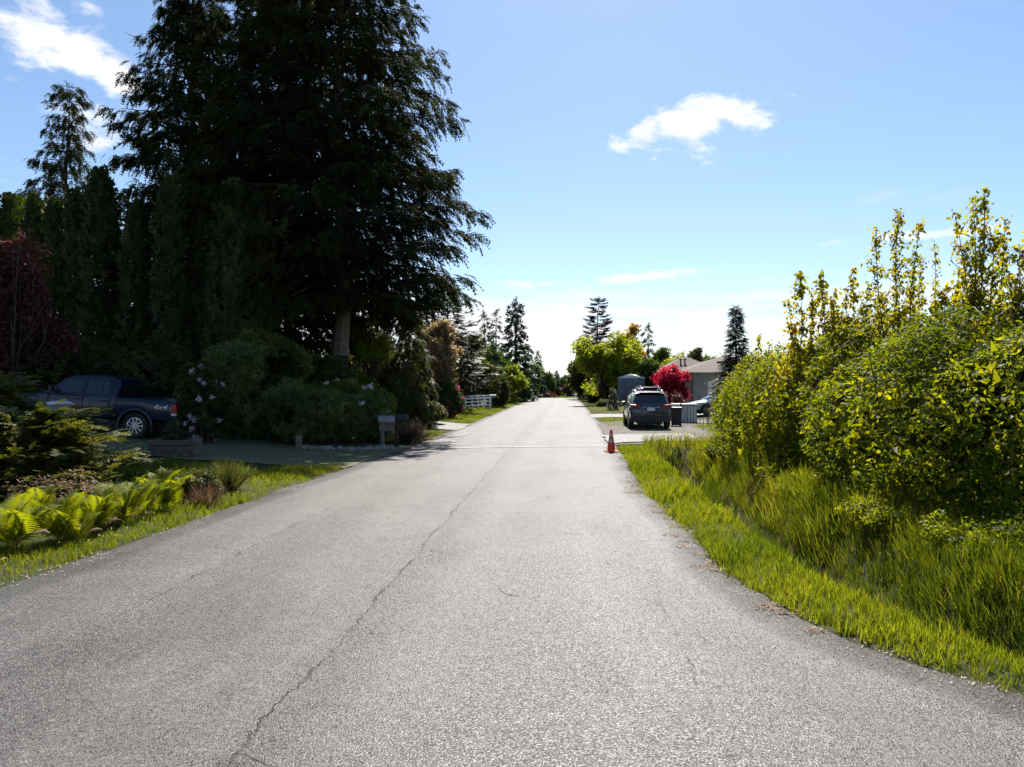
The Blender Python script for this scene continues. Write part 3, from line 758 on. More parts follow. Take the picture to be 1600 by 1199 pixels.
for i, (px, d, ty, w, lab) in enumerate([
        (14, 31, 314, 34, 'pointed dark evergreen column at the open end of the row'), (53, 31, 316, 34, 'slim evergreen column, second from the open end of the row'),
        (84, 31, 322, 32, 'slim evergreen column, third from the open end of the row'), (118, 31, 310, 42, 'evergreen column below the lone thin conifer'),
        (158, 30, 275, 62, 'broad evergreen column beside the gap in the row'), (214, 29, 330, 50, 'short evergreen column behind the pickup bed'),
        (272, 28, 288, 62, 'tall evergreen column behind the pickup tailgate'), (318, 28.5, 330, 44, 'narrow shorter evergreen column beside the tallest clipped one'),
        (366, 27, 296, 76, 'widest flat-topped clipped evergreen column above the rhododendron'), (408, 27.4, 312, 36, 'slender evergreen column clinging to the widest one')]):
    thuja(px, d, ty, w, 60 + i, lab)

# shrubs round the pickup and the drive
broadleaf('plum_maple', 'dark purple-red Japanese maple beside the evergreen row', 'tree', 20, 23, 350, 200, M['plum'], 5200, .15, 21, base=.16, nb=34, gap=-.12, tr=.07)
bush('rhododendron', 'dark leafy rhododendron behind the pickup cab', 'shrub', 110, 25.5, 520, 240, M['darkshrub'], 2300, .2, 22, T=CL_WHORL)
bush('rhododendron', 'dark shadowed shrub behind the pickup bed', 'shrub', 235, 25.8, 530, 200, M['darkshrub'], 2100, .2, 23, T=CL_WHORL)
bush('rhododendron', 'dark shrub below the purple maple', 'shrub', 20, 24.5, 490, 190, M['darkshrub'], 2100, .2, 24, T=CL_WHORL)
rh, rbl = bush('rhododendron', 'rhododendron with pale pink flower trusses at the pickup tailgate', 'shrub', 318, 21.8, 572, 90, M['darkshrub'], 2600, .13, 25, T=CL_WHORL)
def flowers(parent, bl, n, size, mat, seed, name='flower_truss', front=True):
    """ball-shaped trusses, each a part of the shrub"""
    r = np.random.RandomState(seed); u = norm(r.normal(size=(26, 3)))
    V, Fq, va = scatter(LEAF, u * .5, frame_x(norm(r.normal(size=(26, 3))), u), np.full(26, .66), r.rand(26))
    me = mesh_np(name, V, Fq, mat, va)
    P, N = blob_points(bl, n * 6, r, .97, -9)
    if front: P = P[(N[:, 1] < .25)]
    for p in P[:n]: link(name, me, parent, p, (r.uniform(0, 3), r.uniform(0, 3), 0), size * r.uniform(.7, 1.2))
flowers(rh, rbl, 20, .13, M['petal_pink'], 1)
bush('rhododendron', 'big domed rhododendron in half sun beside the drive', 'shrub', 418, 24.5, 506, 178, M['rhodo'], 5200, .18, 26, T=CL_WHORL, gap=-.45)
bush('rhododendron', 'low dark rhododendron hedge piece under the big domed one', 'shrub', 470, 23.6, 600, 150, M['rhodo'], 3200, .16, 27, T=CL_WHORL)
rh, rbl = bush('rhododendron', 'glossy rhododendron with a few white blooms behind the mailboxes', 'shrub', 560, 25.2, 596, 150, M['rhodo'], 4200, .16, 28, T=CL_WHORL)
flowers(rh, rbl, 12, .15, M['petal_white'], 2)
bush('shrub', 'dark shrub under the grey cedar trunk', 'shrub', 500, 28, 555, 110, M['darkshrub'], 2600, .16, 29)
broadleaf('chartreuse_tree', 'bright chartreuse small tree beside the grey cedar trunk', 'tree', 577, 32.8, 484, 92, M['chart'], 2600, .17, 31, base=.16, gap=0.0)
bush('shrub', 'dark shrub below the chartreuse tree', 'shrub', 590, 34, 560, 110, M['olive'], 2200, .17, 310)
bush('shrub', 'tall dark shrub behind the chartreuse tree', 'shrub', 570, 44, 520, 150, M['darkshrub'], 2200, .22, 320)
bush('shrub', 'amber-tinted shrub low beside the grey cedar trunk', 'shrub', 535, 36, 556, 50, M['amber'], 700, .18, 32)
conifer('cypress_tree', 'olive brown cypress with drooping foliage beside the road bend of shrubs', 'tree', 640, 35, 486, 100, M['olive'], 33, nb=70, ns=34, spray=.5, base=.05, prof=.4, droop=.5, rise=.3, T=SPRAY_CEDAR, hang=1.0)
broadleaf('blossom_tree', 'tree with coppery tan young leaves beside the olive cypress', 'tree', 692, 45, 502, 84, M['tan'], 2600, .22, 34, base=.22, gap=-.1)
conifer('fir_tree', 'dark fir with upswept tiered branches behind the copper-leaved tree', 'tree', 700, 52, 432, 130, M['spruce'], 35, nb=70, ns=40, gapy=.1, spray=.8, base=.12, prof=.75, droop=.05, rise=.12, upturn=.25, hang=.15)
rh, rbl = bush('rhododendron', 'shrub with deep rose flowers near the white fence', 'shrub', 702, 44, 596, 52, M['green'], 1300, .17, 36)
flowers(rh, rbl, 22, .2, M['petal_rose'], 3)
rh, rbl = bush('azalea', 'low spreading shrub dotted with pale mauve flowers by the side lane', 'shrub', 672, 37.5, 629, 66, M['darkshrub'], 1700, .14, 37, T=CL_WHORL)
flowers(rh, rbl, 16, .14, M['petal_white'], 4)
bush('shrub', 'dense dark green shrub behind the white fence', 'shrub', 742, 62, 565, 76, M['olive'], 2000, .24, 38)
broadleaf('alder_tree', 'mid green leafy tree rising behind the white fence', 'tree', 762, 68, 524, 84, M['green'], 2600, .3, 39, base=.15)
bush('shrub', 'yellow-green rounded shrub past the white fence', 'shrub', 797, 78, 573, 52, M['chart'], 1700, .3, 40)
conifer('fir_tree', 'tall dense fir with a ragged spire top along the road verge', 'tree', 805, 88, 470, 62, M['fir_far'], 41, nb=64, ns=26, spray=1.1, base=.04, prof=.75, droop=.2, T=SPRAY_FAR)
conifer('fir_tree', 'slim bare-branched conifer behind the mid green tree', 'tree', 775, 95, 486, 34, M['fir_far'], 42, nb=30, ns=12, spray=1.0, base=.3, T=SPRAY_FAR)
conifer('fir_tree', 'feathery slim conifer beside the bare-branched one', 'tree', 757, 92, 488, 34, M['fir_far'], 43, nb=34, ns=13, spray=1.0, base=.3, T=SPRAY_FAR)
conifer('fir_tree', 'dark conifer with a spire, beyond the yellow-green shrub', 'tree', 841, 128, 551, 26, M['spruce'], 44, nb=44, ns=16, spray=1.1, base=.05, T=SPRAY_FAR)
broadleaf('alder_tree', 'blue-green tree below the spired conifer at the road end', 'tree', 832, 122, 576, 40, M['green'], 1500, .45, 45, base=.1)
broadleaf('alder_tree', 'rounded green tree past the end of the road', 'tree', 855, 165, 584, 36, M['green'], 1300, .55, 46, base=.1)
conifer('fir_tree', 'small pointed fir standing alone past the end of the road', 'tree', 869.5, 172, 581, 12, M['spruce'], 47, nb=44, ns=18, spray=1.0, base=.03, T=SPRAY_FAR)
broadleaf('alder_tree', 'soft green tree between the pointed fir and the white far car', 'tree', 882, 185, 586, 30, M['green'], 1200, .6, 48, base=.1)
broadleaf('plum_tree', 'small purple-leaved tree beside the far white car', 'tree', 888, 158, 599, 20, M['plum'], 900, .35, 49, base=.12)
bush('shrub', 'dusky pink shrub at the end of the road', 'shrub', 860, 135, 615, 14, M['plum'], 500, .3, 50)
broadleaf('alder_tree', 'loose olive tree behind the side lane shrubs', 'tree', 722, 58, 520, 80, M['olive'], 2200, .26, 301, base=.1)
conifer('fir_tree', 'dark fir filling the gap behind the copper-leaved tree', 'tree', 668, 56, 470, 80, M['fir_far'], 302, nb=60, ns=30, spray=.9, base=.05, T=SPRAY_FAR)
broadleaf('alder_tree', 'green tree behind the tall spired fir', 'tree', 790, 105, 545, 60, M['green'], 1600, .42, 303, base=.08)
broadleaf('alder_tree', 'wide olive tree behind the fir pair', 'tree', 745, 100, 528, 70, M['olive'], 1800, .42, 304, base=.08)
conifer('fir_tree', 'narrow fir next to the spired conifer at the road end', 'tree', 826, 112, 540, 26, M['fir_far'], 305, nb=44, ns=18, spray=1.0, base=.03, T=SPRAY_FAR)
bush('shrub', 'twiggy brown-green shrub beside the dark mailbox', 'shrub', 778, 66, 592, 40, M['olive'], 1200, .24, 306)
# far woods that read as one mass
def far_woods():
    r = np.random.RandomState(5); P, X, U, S, V = [], [], [], [], []
    for i in range(150):
        px = r.uniform(-900, 2500); d = r.uniform(215, 290); p = gat(px, d); h = r.uniform(5, 11) * (1.35 if not 780 < px < 960 else .62)
        n = 55; z = h * r.rand(n) ** .8; a = r.uniform(0, 6.28, n); q = h * .32 * (1 - z / h) ** .7 * np.sqrt(r.rand(n))
        P.append(np.stack([p.x + np.cos(a) * q, p.y + np.sin(a) * q, p.z + z], -1))
        x = np.stack([np.cos(a), np.sin(a), r.uniform(-.6, .5, n)], -1); X.append(x); U.append(np.tile([0, 0, 1.], (n, 1)) + r.normal(size=(n, 3)) * .5)
        S.append(h * .22 * r.uniform(.7, 1.3, n)); V.append(np.clip(r.rand() + r.normal(size=n) * .15, 0, 1))
    P, X, U, S, V = map(np.concatenate, (P, X, U, S, V))
    o = foliage('far_woods', SPRAY_FAR, P, frame_x(X, U), S, V, M['fir_far'], None)
    tag(o, 'hazy belt of mixed woods far beyond the end of the road', 'woods', kind='stuff')
far_woods()

# far side, across the road
bush('hedge', 'big dark evergreen mass at the far corner by the stop sign', 'shrub', 922, 98, 552, 64, M['darkshrub'], 2600, .42, 51)
broadleaf('alder_tree', 'loose grey-green tree at the far corner beside the dark evergreen mass', 'tree', 905, 104, 558, 34, M['olive'], 1300, .4, 511, base=.1)
conifer('monkey_puzzle_tree', 'tall dark conifer with few upcurved stubby branches over the yellow tree', 'tree', 934, 92, 466, 54, M['purple_fir'], 52, nb=64, ns=44, gapy=.05, spray=.8, base=.4, prof=.5, droop=.25, rise=-.05, upturn=.35, hang=.0, side=.12, tr=.2)
broadleaf('maple_tree', 'broad yellow-green tree beside the covered trailer', 'tree', 946, 72, 514, 124, M['yellowgreen'], 4600, .27, 53, base=.10, gap=-.12, nb=26)
broadleaf('maple_tree', 'golden orange-topped tree behind the covered trailer', 'tree', 985, 78, 498, 44, M['amber'], 1700, .3, 54, base=.3)
conifer('larch_tree', 'thin wispy conifer behind the red maple', 'tree', 1012, 90, 508, 30, M['fir_far'], 55, nb=34, ns=14, spray=.9, base=.2, T=SPRAY_FAR)
broadleaf('alder_tree', 'soft green tree behind the red maple', 'tree', 1034, 84, 538, 50, M['green'], 1800, .32, 56, base=.12)
bush('shrub', 'yellow-green hedge behind the house vents', 'shrub', 1060, 80, 556, 62, M['yellowgreen'], 1700, .3, 57)
broadleaf('oak_tree', 'dark rounded tree behind the brown roof', 'tree', 1086, 95, 541, 48, M['olive'], 1500, .34, 58, base=.3, gap=0)
conifer('spruce_tree', 'black-green spruce beside the bramble thicket', 'tree', 1151, 42, 478, 84, M['spruce'], 59, nb=120, ns=34, gapy=.02, spray=.5, base=.03, prof=1.05, droop=.2, rise=.1, upturn=.15, hang=.4)
broadleaf('red_maple', 'vivid crimson maple behind the grey parked car', 'tree', 1049, 54, 563, 62, M['redmaple'], 3200, .18, 60, base=.06, gap=-.3, nb=30, fill=.6)
bush('hedge', 'dark rounded hedge at the far verge', 'shrub', 930, 78, 606, 44, M['darkshrub'], 1500, .26, 61)
bush('hedge', 'low flat-topped grey-green hedge on the lawn', 'shrub', 948, 66, 626, 40, M['olive'], 1100, .16, 62)
conifer('dwarf_conifer', 'small cone-shaped conifer at the side drive', 'shrub', 958, 57, 605, 20, M['fir_far'], 63, nb=40, ns=16, spray=.3, base=.02, prof=.7)
bush('shrub', 'dark green shrub behind the trailer', 'shrub', 1004, 78, 574, 30, M['darkshrub'], 900, .26, 64)
bush('shrub', 'low purple-brown shrub below the red maple', 'shrub', 1052, 50, 612, 50, M['plum'], 900, .17, 65)

broadleaf('alder_tree', 'grey-green tree closing the gap between trailer and red maple', 'tree', 1018, 70, 548, 40, M['green'], 1500, .28, 311, base=.08)
broadleaf('maple_tree', 'second yellow-green tree just behind the broad one', 'tree', 968, 84, 520, 60, M['yellowgreen'], 2200, .34, 312, base=.12)
broadleaf('alder_tree', 'dull green tree behind the dark evergreen mass', 'tree', 925, 112, 535, 60, M['olive'], 1600, .42, 313, base=.08)
broadleaf('alder_tree', 'feathery green tree behind the house ridge', 'tree', 1112, 100, 556, 60, M['green'], 1500, .4, 314, base=.1)
bush('shrub', 'mid green shrub below the broad yellow-green tree', 'shrub', 962, 74, 585, 60, M['olive'], 1300, .25, 315)
bush('shrub', 'dark shrub between the trailer and the lawn hedge', 'shrub', 948, 76, 594, 40, M['darkshrub'], 1100, .25, 316)

# ------------------------------------------------------------------ bramble thicket and saplings
def thicket():
    t = thing('bramble_thicket', 'tall mounded bramble thicket along the ditch', 'thicket', (7.5, 16, .2))
    o = np.array([7.5, 16, .2]); r = np.random.RandomState(77); bl = []
    for y in np.arange(11.2, 24.2, 1.25):
        f = 1.15 - .75 * sstep(21, 25.5, y)
        bl.append((np.array([6.15 + r.uniform(-.35, .35) + .35 * (y < 12.5), y, .9 + .35 * f]), np.array([1.45, 1.35, 1.25 + .35 * f]) * r.uniform(.88, 1.1)))
        bl.append((np.array([7.3 + r.uniform(-.4, .4), y + .5, 1.35 + .45 * f]), np.array([1.5, 1.5, 1.3 + .3 * f]) * r.uniform(.88, 1.1)))
    for y in np.arange(9.6, 25, 1.7):
        bl.append((np.array([9.3 + r.uniform(-.4, .4), y, 1.4]), np.array([1.9, 1.7, 1.75]) * r.uniform(.9, 1.1)))
        bl.append((np.array([11.6 + r.uniform(-.4, .4), y, 1.4]), np.array([1.9, 1.7, 1.8]) * r.uniform(.9, 1.1)))
    for p in [(6.9, 10.3), (8.0, 9.6)]: bl.append((np.array([p[0], p[1], .9]), np.array([1.2, 1.1, 1.1])))
    bl = [(c - o, q) for c, q in bl]
    canes = []
    for i in range(150):
        c, q = bl[r.randint(len(bl))]; b = np.array([c[0] + r.normal() * .6, c[1] + r.normal() * .6, -.1]); u = norm(r.normal(size=3)) * [1, 1, .3] + [0, 0, .8]
        e = c + u * q * r.uniform(.8, 1.1); m = (b + e) / 2 + [0, 0, .5]
        canes.append(tube([b, m, e, e + u * [.5, .5, -.2]], [.012, .011, .008, .004], 4))
    part('canes', canes, M['cane'], t)['kind'] = 'stuff'
    leafy('foliage', bl, 40000, .084, M['bramble'], t, 78, inner=.87, gap=-.52, gscale=1.3, zmin=-.15, tilt=.8, clump=1.1)
    core = [(c, q * .80) for c, q in bl]
    leafy('inner_foliage', core, 12000, .16, M['bramble'], t, 80, T=CL_FAR, inner=.6, gap=-9, zmin=-.15, tilt=.3)
    return t
thicket()
# arching bramble shoots standing proud of the thicket, and the low ones creeping into the grass
def low_brambles():
    r = np.random.RandomState(9); bl = []
    for i in range(40):
        y = r.uniform(8.5, 23.5); x = XR(y) + r.uniform(2.9, 4.6); bl.append((np.array([x, y, Hs(x, y) + r.uniform(.1, .3)]), np.array([.6, .8, .2]) * r.uniform(.4, 1.3)))
    o = leafy('low_brambles', bl, 6000, .075, M['bramble'], None, 79, inner=.2, gap=.0, zmin=-.4)
    tag(o, 'low bramble shoots creeping out over the ditch bank', 'brambles', kind='stuff')
low_brambles()

MAPLE_LEAF = (np.array([(0, 0, 0), (.35, .38, .02), (1, 0, -.12), (.35, -.38, .02)], float), np.array([(0, 1, 2, 3)]))
def sapling(px, d, leaders, seed, label, leaf=.12, dens=42, spread=.42):
    leaf *= .74; dens *= 1.7
    p = gat(px, d); t = thing('maple_sapling', label, 'sapling', p, 0, 'saplings growing out of the thicket')
    r = np.random.RandomState(seed); tubes, P, X = [], [], []
    for (lpx, lty) in leaders:
        e3 = at(lpx, d + r.uniform(-.3, .3), CAM_H + (599.5 - lty) * d / F_PX); e = np.array(e3 - p)
        b = np.array([r.normal() * .08, r.normal() * .08, -.1]); m = b * .5 + e * .5; m[:2] = b[:2] * .6 + e[:2] * .4
        cv = lambda u: b * (1 - u) ** 2 + 2 * m * u * (1 - u) + e * u ** 2
        wob = lambda u: np.array([.05 * math.sin(u * 9 + seed), .04 * math.cos(u * 7 + seed), 0])
        C = np.array([cv(u) + wob(u) for u in np.linspace(0, 1, 11)]); tubes.append(tube(C, np.linspace(.026, .004, 11), 5))
        def leaves_on(q0, q1, nn, sp):
            u = r.rand(nn) ** .8; P.append(q0 + (q1 - q0) * u[:, None] + r.normal(size=(nn, 3)) * sp)
            x = r.normal(size=(nn, 3)) * .7; x[:, 2] -= r.uniform(.3, 1.4, nn); X.append(x)
        for i in range(int(dens * .16 * e[2])):                         # side shoots carry most of the leaves
            k = .3 + .66 * r.rand(); c = cv(k) + wob(k); aa = r.uniform(0, 6.28); l = spread * (1.08 - k) ** .6 * r.uniform(.35, 1.3)
            tip = c + np.array([math.cos(aa) * l, math.sin(aa) * l, l * r.uniform(.4, 1.1)])
            tubes.append(tube([c, (c + tip) / 2 - [0, 0, l * .08], tip], [.008, .006, .003], 4))
            leaves_on(c * .6 + tip * .4, tip, max(4, int(14 * l / .4)), .045)
        for i in range(int(dens * .12 * e[2])):
            k = .55 + .45 * r.rand(); leaves_on(cv(k) + wob(k), cv(min(1, k + .03)) + wob(k), 4, .05)
    P, X = np.concatenate(P), np.concatenate(X); n = len(P)
    part('trunk', tubes, M['bark'], t)
    var = np.clip(.45 + .3 * vnoise(P + seed, 1.8) + r.normal(size=n) * .25, 0, 1)
    foliage('crown', [MAPLE_LEAF], P, frame_x(X, r.normal(size=(n, 3)) * .5 + [0, 0, 1]), leaf * r.uniform(.6, 1.25, n), var, M['sapling'], t)
bush('maple_shrub', 'golden-leaved maple shrub rising from the thicket below the tallest sapling', 'shrub', 1575, 12.6, 462, 230, M['sapling'], 3600, .10, 401, gap=-.15, inner=.35, T=[cluster(MAPLE_LEAF, 4, 1.1, 5), cluster(MAPLE_LEAF, 4, 1.1, 6)])
bush('maple_shrub', 'golden-leaved maple shrub crowning the spruce end of the thicket', 'shrub', 1285, 17.5, 478, 170, M['sapling'], 2000, .11, 402, gap=-.05, inner=.35, T=[cluster(MAPLE_LEAF, 4, 1.1, 7), cluster(MAPLE_LEAF, 4, 1.1, 8)])
sapling(1255, 18, [(1250, 424), (1232, 470), (1270, 450)], 1, 'sapling at the spruce end of the thicket, leaning clump of stems', .15, 41)
sapling(1292, 17.5, [(1285, 424), (1305, 455)], 2, 'sapling second from the spruce end of the thicket', .15, 44)
sapling(1345, 17, [(1335, 421), (1322, 450), (1358, 440)], 3, 'low bushy sapling beside the three-pronged one', .14, 41)
sapling(1398, 15.5, [(1402, 322), (1367, 356), (1437, 348)], 4, 'three-pronged tall sapling standing well above the thicket', .12, 46, .5)
sapling(1437, 17, [(1437, 404), (1425, 440)], 5, 'slim sapling between the two tallest saplings', .11, 38)
sapling(1460, 19, [(1459, 372)], 6, 'whip-thin bare-topped sapling between the two tallest saplings', .10, 24, .3)
sapling(1530, 13.5, [(1539, 299), (1521, 306), (1493, 328), (1572, 340), (1555, 365)], 7, 'tallest sapling, a dense brush of upright stems', .12, 46, .5)
sapling(1590, 12, [(1596, 378), (1622, 340), (1580, 430)], 8, 'bushy sapling next to the tallest one', .12, 52, .5)
sapling(1500, 14.5, [(1480, 450), (1500, 430), (1520, 455), (1460, 470)], 9, 'short spreading sapling at the foot of the tallest one', .13, 41, .7)
sapling(1390, 16, [(1375, 465), (1400, 450), (1420, 470)], 10, 'short spreading sapling at the foot of the three-pronged one', .13, 41, .7)
sapling(1186, 20, [(1184, 520), (1200, 532)], 12, 'small isolated shoot beside the spruce', .14, 22, .3)

# ------------------------------------------------------------------ grass
def grass(name, label, n, xf, yr, hgt, mat, seed, T=TUFT, patch=0.0, lean=(0, 0), cat='grass', near=10.0):
    r = np.random.RandomState(seed)
    y = r.uniform(*yr, n * 3); x = xf(y, r.rand(n * 3))
    P0 = np.stack([x, y, 0 * x], -1)
    keep = r.rand(len(y)) < np.clip(near / np.maximum(y, 1), .25, 1)
    if patch: keep &= vnoise(P0 + seed, 1.3) > patch
    P0 = P0[keep][:n]; P0[:, 2] = H(P0[:, 0], P0[:, 1]) - .01
    m = len(P0); Z = r.normal(size=(m, 3)) * .16 + np.array([lean[0], lean[1], 1.0])
    g = .75 + .35 * vnoise(P0 + seed * 1.7, 1.5) + .35 * np.maximum(0, vnoise(P0 + seed * 2.3, 3.5))
    far = np.clip(P0[:, 1] / near, 1, 2.2) ** .5
    var = np.clip(.45 + .33 * vnoise(P0 + seed, .9) + .15 * vnoise(P0, 4) + r.normal(size=m) * .18, 0, 1)
    o = foliage(name, T, P0, frame_z(Z, r.uniform(0, 6.28, m)), hgt * np.clip(g, .35, 1.7) * r.uniform(.6, 1.25, m) * far, var, mat, None)
    tag(o, label, cat, kind='stuff'); return o
def verge_r(a, b):
    return lambda y, u: XR(y) + a + (b - a) * u + .05 * vnoise(np.stack([y, 0 * y, 0 * y], -1), 3)
def verge_l(a, b):
    return lambda y, u: XL(y) - a - (b - a) * u - .06 * vnoise(np.stack([y, 0 * y, 0 * y], -1), 3)
grass('verge_grass', 'short bright grass strip between road edge and ditch', 7500, verge_r(.02, 1.2), (3.2, 24.6), .17, M['grass'], 1, near=8)
grass('verge_grass', 'lush grass strip where the road edge swings round by the ditch', 2600, verge_r(.0, 1.25), (1.5, 8), .15, M['grass'], 22, near=20)
grass('ditch_grass', 'tall grass growing on both sides of the ditch', 6600, verge_r(2.45, 5.0), (2.5, 24.8), .38, M['tallgrass'], 2, TUFT_FINE, -.6, (-.25, 0))
grass('bank_grass', 'deep rank grass below the bramble thicket', 4200, verge_r(2.9, 7.5), (1.5, 12.5), .46, M['tallgrass'], 3, TUFT_FINE, -.7, (-.1, 0))
grass('ditch_shade_grass', 'grass filling the bottom of the ditch, coloured darker for its shade', 6000, verge_r(1.1, 3.0), (1.5, 24.2), .32, M['shade_toned_grass'], 21, TUFT_FINE, -.9, near=14)  # dark band along the ditch: shade put into the blade colour
grass('ditch_shade_grass', 'grass in shade-darkened green where the ditch turns away with the road edge', 2600, verge_r(1.3, 3.6), (1.0, 9), .40, M['shade_toned_grass'], 23, TUFT_FINE, near=20)
grass('dead_stalks', 'dry tan stalks flattened in the ditch', 60, verge_r(1.6, 2.8), (8, 22), .5, M['drygrass'], 4, TUFT_FINE, -.2, (.5, -.2))
grass('verge_grass', 'bright mown grass strip beside the ferns', 6500, verge_l(.04, 1.55), (4.5, 18.3), .13, M['grass'], 5)
grass('drive_moss', 'thin grass coming through the shaded drive', 1500, verge_l(.6, 9), (16.6, 24.0), .06, M['shade_toned_grass'], 24, TUFT_FAR, -.1, near=30)
grass('bank_weeds', 'shaded rough grass between the ferns and the drive', 2600, verge_l(1.3, 7.5), (11.5, 16.4), .32, M['tallgrass'], 6, TUFT_FINE, -.3)
grass('verge_grass', 'sunny grass patch beside the mailboxes', 900, verge_l(.02, 1.6), (26, 33), .16, M['grass'], 7, TUFT_FAR, near=30)
grass('verge_grass', 'long sunny grass verge in front of the white fence', 2400, verge_l(.02, 2.6), (39.5, 60), .2, M['grass'], 8, TUFT_FAR, near=50)
grass('verge_grass', 'grass verge past the white fence', 2000, verge_l(.02, 2.6), (62, 106), .22, M['grass'], 9, TUFT_FAR, near=80)
grass('verge_grass', 'grass verge along the lawn by the rounded hedges', 2600, verge_r(.02, 3.8), (53, 105), .2, M['grass'], 10, TUFT_FAR, near=80)
grass('verge_grass', 'worn grass patch beside the parked grey car', 900, verge_r(.15, 2.3), (36, 46), .16, M['grass'], 11, TUFT_FAR, near=40)
grass('yard_grass', 'bright grass behind the iron fence', 1300, verge_r(4.4, 12), (27, 37), .3, M['grass'], 12, TUFT_FAR, near=35)
grass('yard_grass', 'rough grass at the end of the ditch beside the paved apron', 900, verge_r(1.0, 5.2), (22.5, 25.9), .45, M['tallgrass'], 13, TUFT_FINE, near=30)
grass('far_grass', 'grass beyond the cross street', 1800, lambda y, u: -30 + 60 * u, (117, 175), .35, M['grass'], 14, TUFT_FAR, near=120)
def weeds():
    """broad-leaved weeds on the ditch edges"""
    r = np.random.RandomState(31); bl = []
    for i in range(26):
        y = r.uniform(6, 23); x = XR(y) + r.choice([r.uniform(1.2, 1.7), r.uniform(2.8, 3.8)]); bl.append((np.array([x, y, Hs(x, y) + .18]), np.array([.2, .2, .22]) * r.uniform(.6, 1.3)))
    tag(leafy('ditch_weeds', bl, 1500, .06, M['chart'], None, 32, inner=.3, gap=-.9, zmin=-1), 'broad-leaved weeds dotted along the ditch', 'weeds', kind='stuff')
    bl = []
    for i in range(60):
        y = r.uniform(7, 16); x = XL(y) - r.uniform(1.3, 4.0); bl.append((np.array([x, y, Hs(x, y) + .12]), np.array([.25, .25, .2]) * r.uniform(.6, 1.3)))
    tag(leafy('verge_weeds', bl, 4200, .06, M['green'], None, 33, inner=.3, gap=-.9, zmin=-1), 'small leafy weeds around the feet of the ferns', 'weeds', kind='stuff')
weeds()
# moss and needle litter washed up on the asphalt edge
def litter():
    r = np.random.RandomState(3); P = []
    for i in range(26):
        y = r.uniform(5.5, 22); x = XR(y) - abs(r.normal()) * .18; n = 40
        P.append(np.stack([x + r.normal(size=n) * .09, y + r.normal(size=n) * .05, np.full(n, .008) + r.rand(n) * .012], -1))
    P = np.concatenate(P); n = len(P); X = r.normal(size=(n, 3)) * [1, 1, .1]
    tag(foliage('needle_litter', [LONG], P, frame_x(X, np.tile([0, 0, 1.], (n, 1))), r.uniform(.03, .07, n), r.rand(n), M['drygrass'], None), 'brown needle litter gathered along the road edge', 'litter', kind='stuff')
litter()

# ------------------------------------------------------------------ ferns, juniper, ornamental grasses
def frond_mesh(seed, L=1.0):
    r = np.random.RandomState(seed); V, Fq = [], []; n = 24
    def c(t): return np.array([(.20 * t + .24 * t * t) * L, .03 * math.sin(t * 3 + seed), L * (1.08 * t - .38 * t * t - .10 * t ** 4)])
    def quad(a, b, w, nrm):
        d = b - a; s = np.cross(nrm, d); s = s / (np.linalg.norm(s) + 1e-9) * w / 2; k = len(V); m = a * .7 + b * .3
        V.extend([a, m + s, b, m - s]); Fq.append((k, k + 1, k + 2, k + 3))
    for i in range(n):
        t = .14 + .86 * i / n; p = c(t); tg = c(t + .02) - p; tg = tg / np.linalg.norm(tg); nr = np.cross(tg, [0, 1, 0]); nr = nr / np.linalg.norm(nr)
        l = L * .24 * math.sin(math.pi * min(1, (t + .12)) ** .75) ** .8 + .015
        for s in (-1, 1):
            e = p + (np.array([0, s, 0]) * .93 + tg * .35) * l * r.uniform(.85, 1.1) + nr * (-.04 * l); quad(p, e, L * .026, nr)
    for i in range(6): quad(c(i / 6), c((i + 1.1) / 6), .016, np.array([0, 1., 0.3]))
    return mesh_np('frond', np.array(V), np.array(Fq), M['fern'], np.clip(.5 + r.normal(size=len(V)) * .2, 0, 1))
FR = [frond_mesh(s) for s in range(4)]
FR_DEAD = frond_mesh(9); FR_DEAD.materials.clear(); FR_DEAD.materials.append(M['drygrass'])
def fern(px, py, size, n, seed, label):
    p = gp(px, py); t = thing('fern', label, 'fern', p, 0, 'ferns along the verge'); r = np.random.RandomState(seed)
    for i in range(n):
        s = size * r.uniform(.45, 1.1)
        link('frond', FR[i % 4], t, (r.normal() * .05, r.normal() * .05, 0), (r.normal() * .15, r.uniform(-.35, .2), i * 2.4 + r.normal() * .3), s)
    for i in range(2): link('dead_frond', FR_DEAD, t, (r.normal() * .05, r.normal() * .05, 0), (r.normal() * .2, r.uniform(.35, .7), r.uniform(0, 3.14)), size * r.uniform(.5, .8))
fern(22, 858, 1.1, 17, 1, 'upright yellow-green fern at the cut end of the fern row')
fern(96, 846, 1.0, 17, 2, 'wide yellow-green fern, second in the row')
fern(150, 832, 1.05, 18, 3, 'dense yellow-green fern in the middle of the row')
fern(196, 818, 1.05, 18, 4, 'bright fern beside the last one of the row')
fern(256, 796, .98, 18, 5, 'yellow-green fern below the block planter')
fern(228, 808, .8, 15, 8, 'small fern wedged between the last two of the row')
fern(122, 850, .7, 14, 9, 'short fern at the grass edge below the dense one')
fern(284, 784, .8, 16, 10, 'lone small fern at the end of the row towards the drive')
fern(60, 822, .9, 14, 6, 'fern standing behind the wide one in the row')
fern(-30, 850, .9, 14, 7, 'fern half out of view past the cut end of the row')
def grass_clump(px, py, h, n, seed, label, mat, name='grass_clump', w=.011):
    p = gp(px, py); t = thing(name, label, 'plant', p); r = np.random.RandomState(seed); P = r.normal(size=(n, 3)) * [.09, .09, 0]
    Z = P * 5 + np.array([0, 0, 1.]) + r.normal(size=(n, 3)) * .14
    foliage('blades', [blade_tuft(5, w, .03, .4, 3)], P, frame_z(Z, r.uniform(0, 6.28, n)), h * r.uniform(.7, 1.15, n), np.clip(r.normal(size=n) * .2 + .3, 0, 1), mat, t)
grass_clump(352, 765, .72, 120, 1, 'dark round tussock of rush beside the drive mouth', M['darkshrub'])
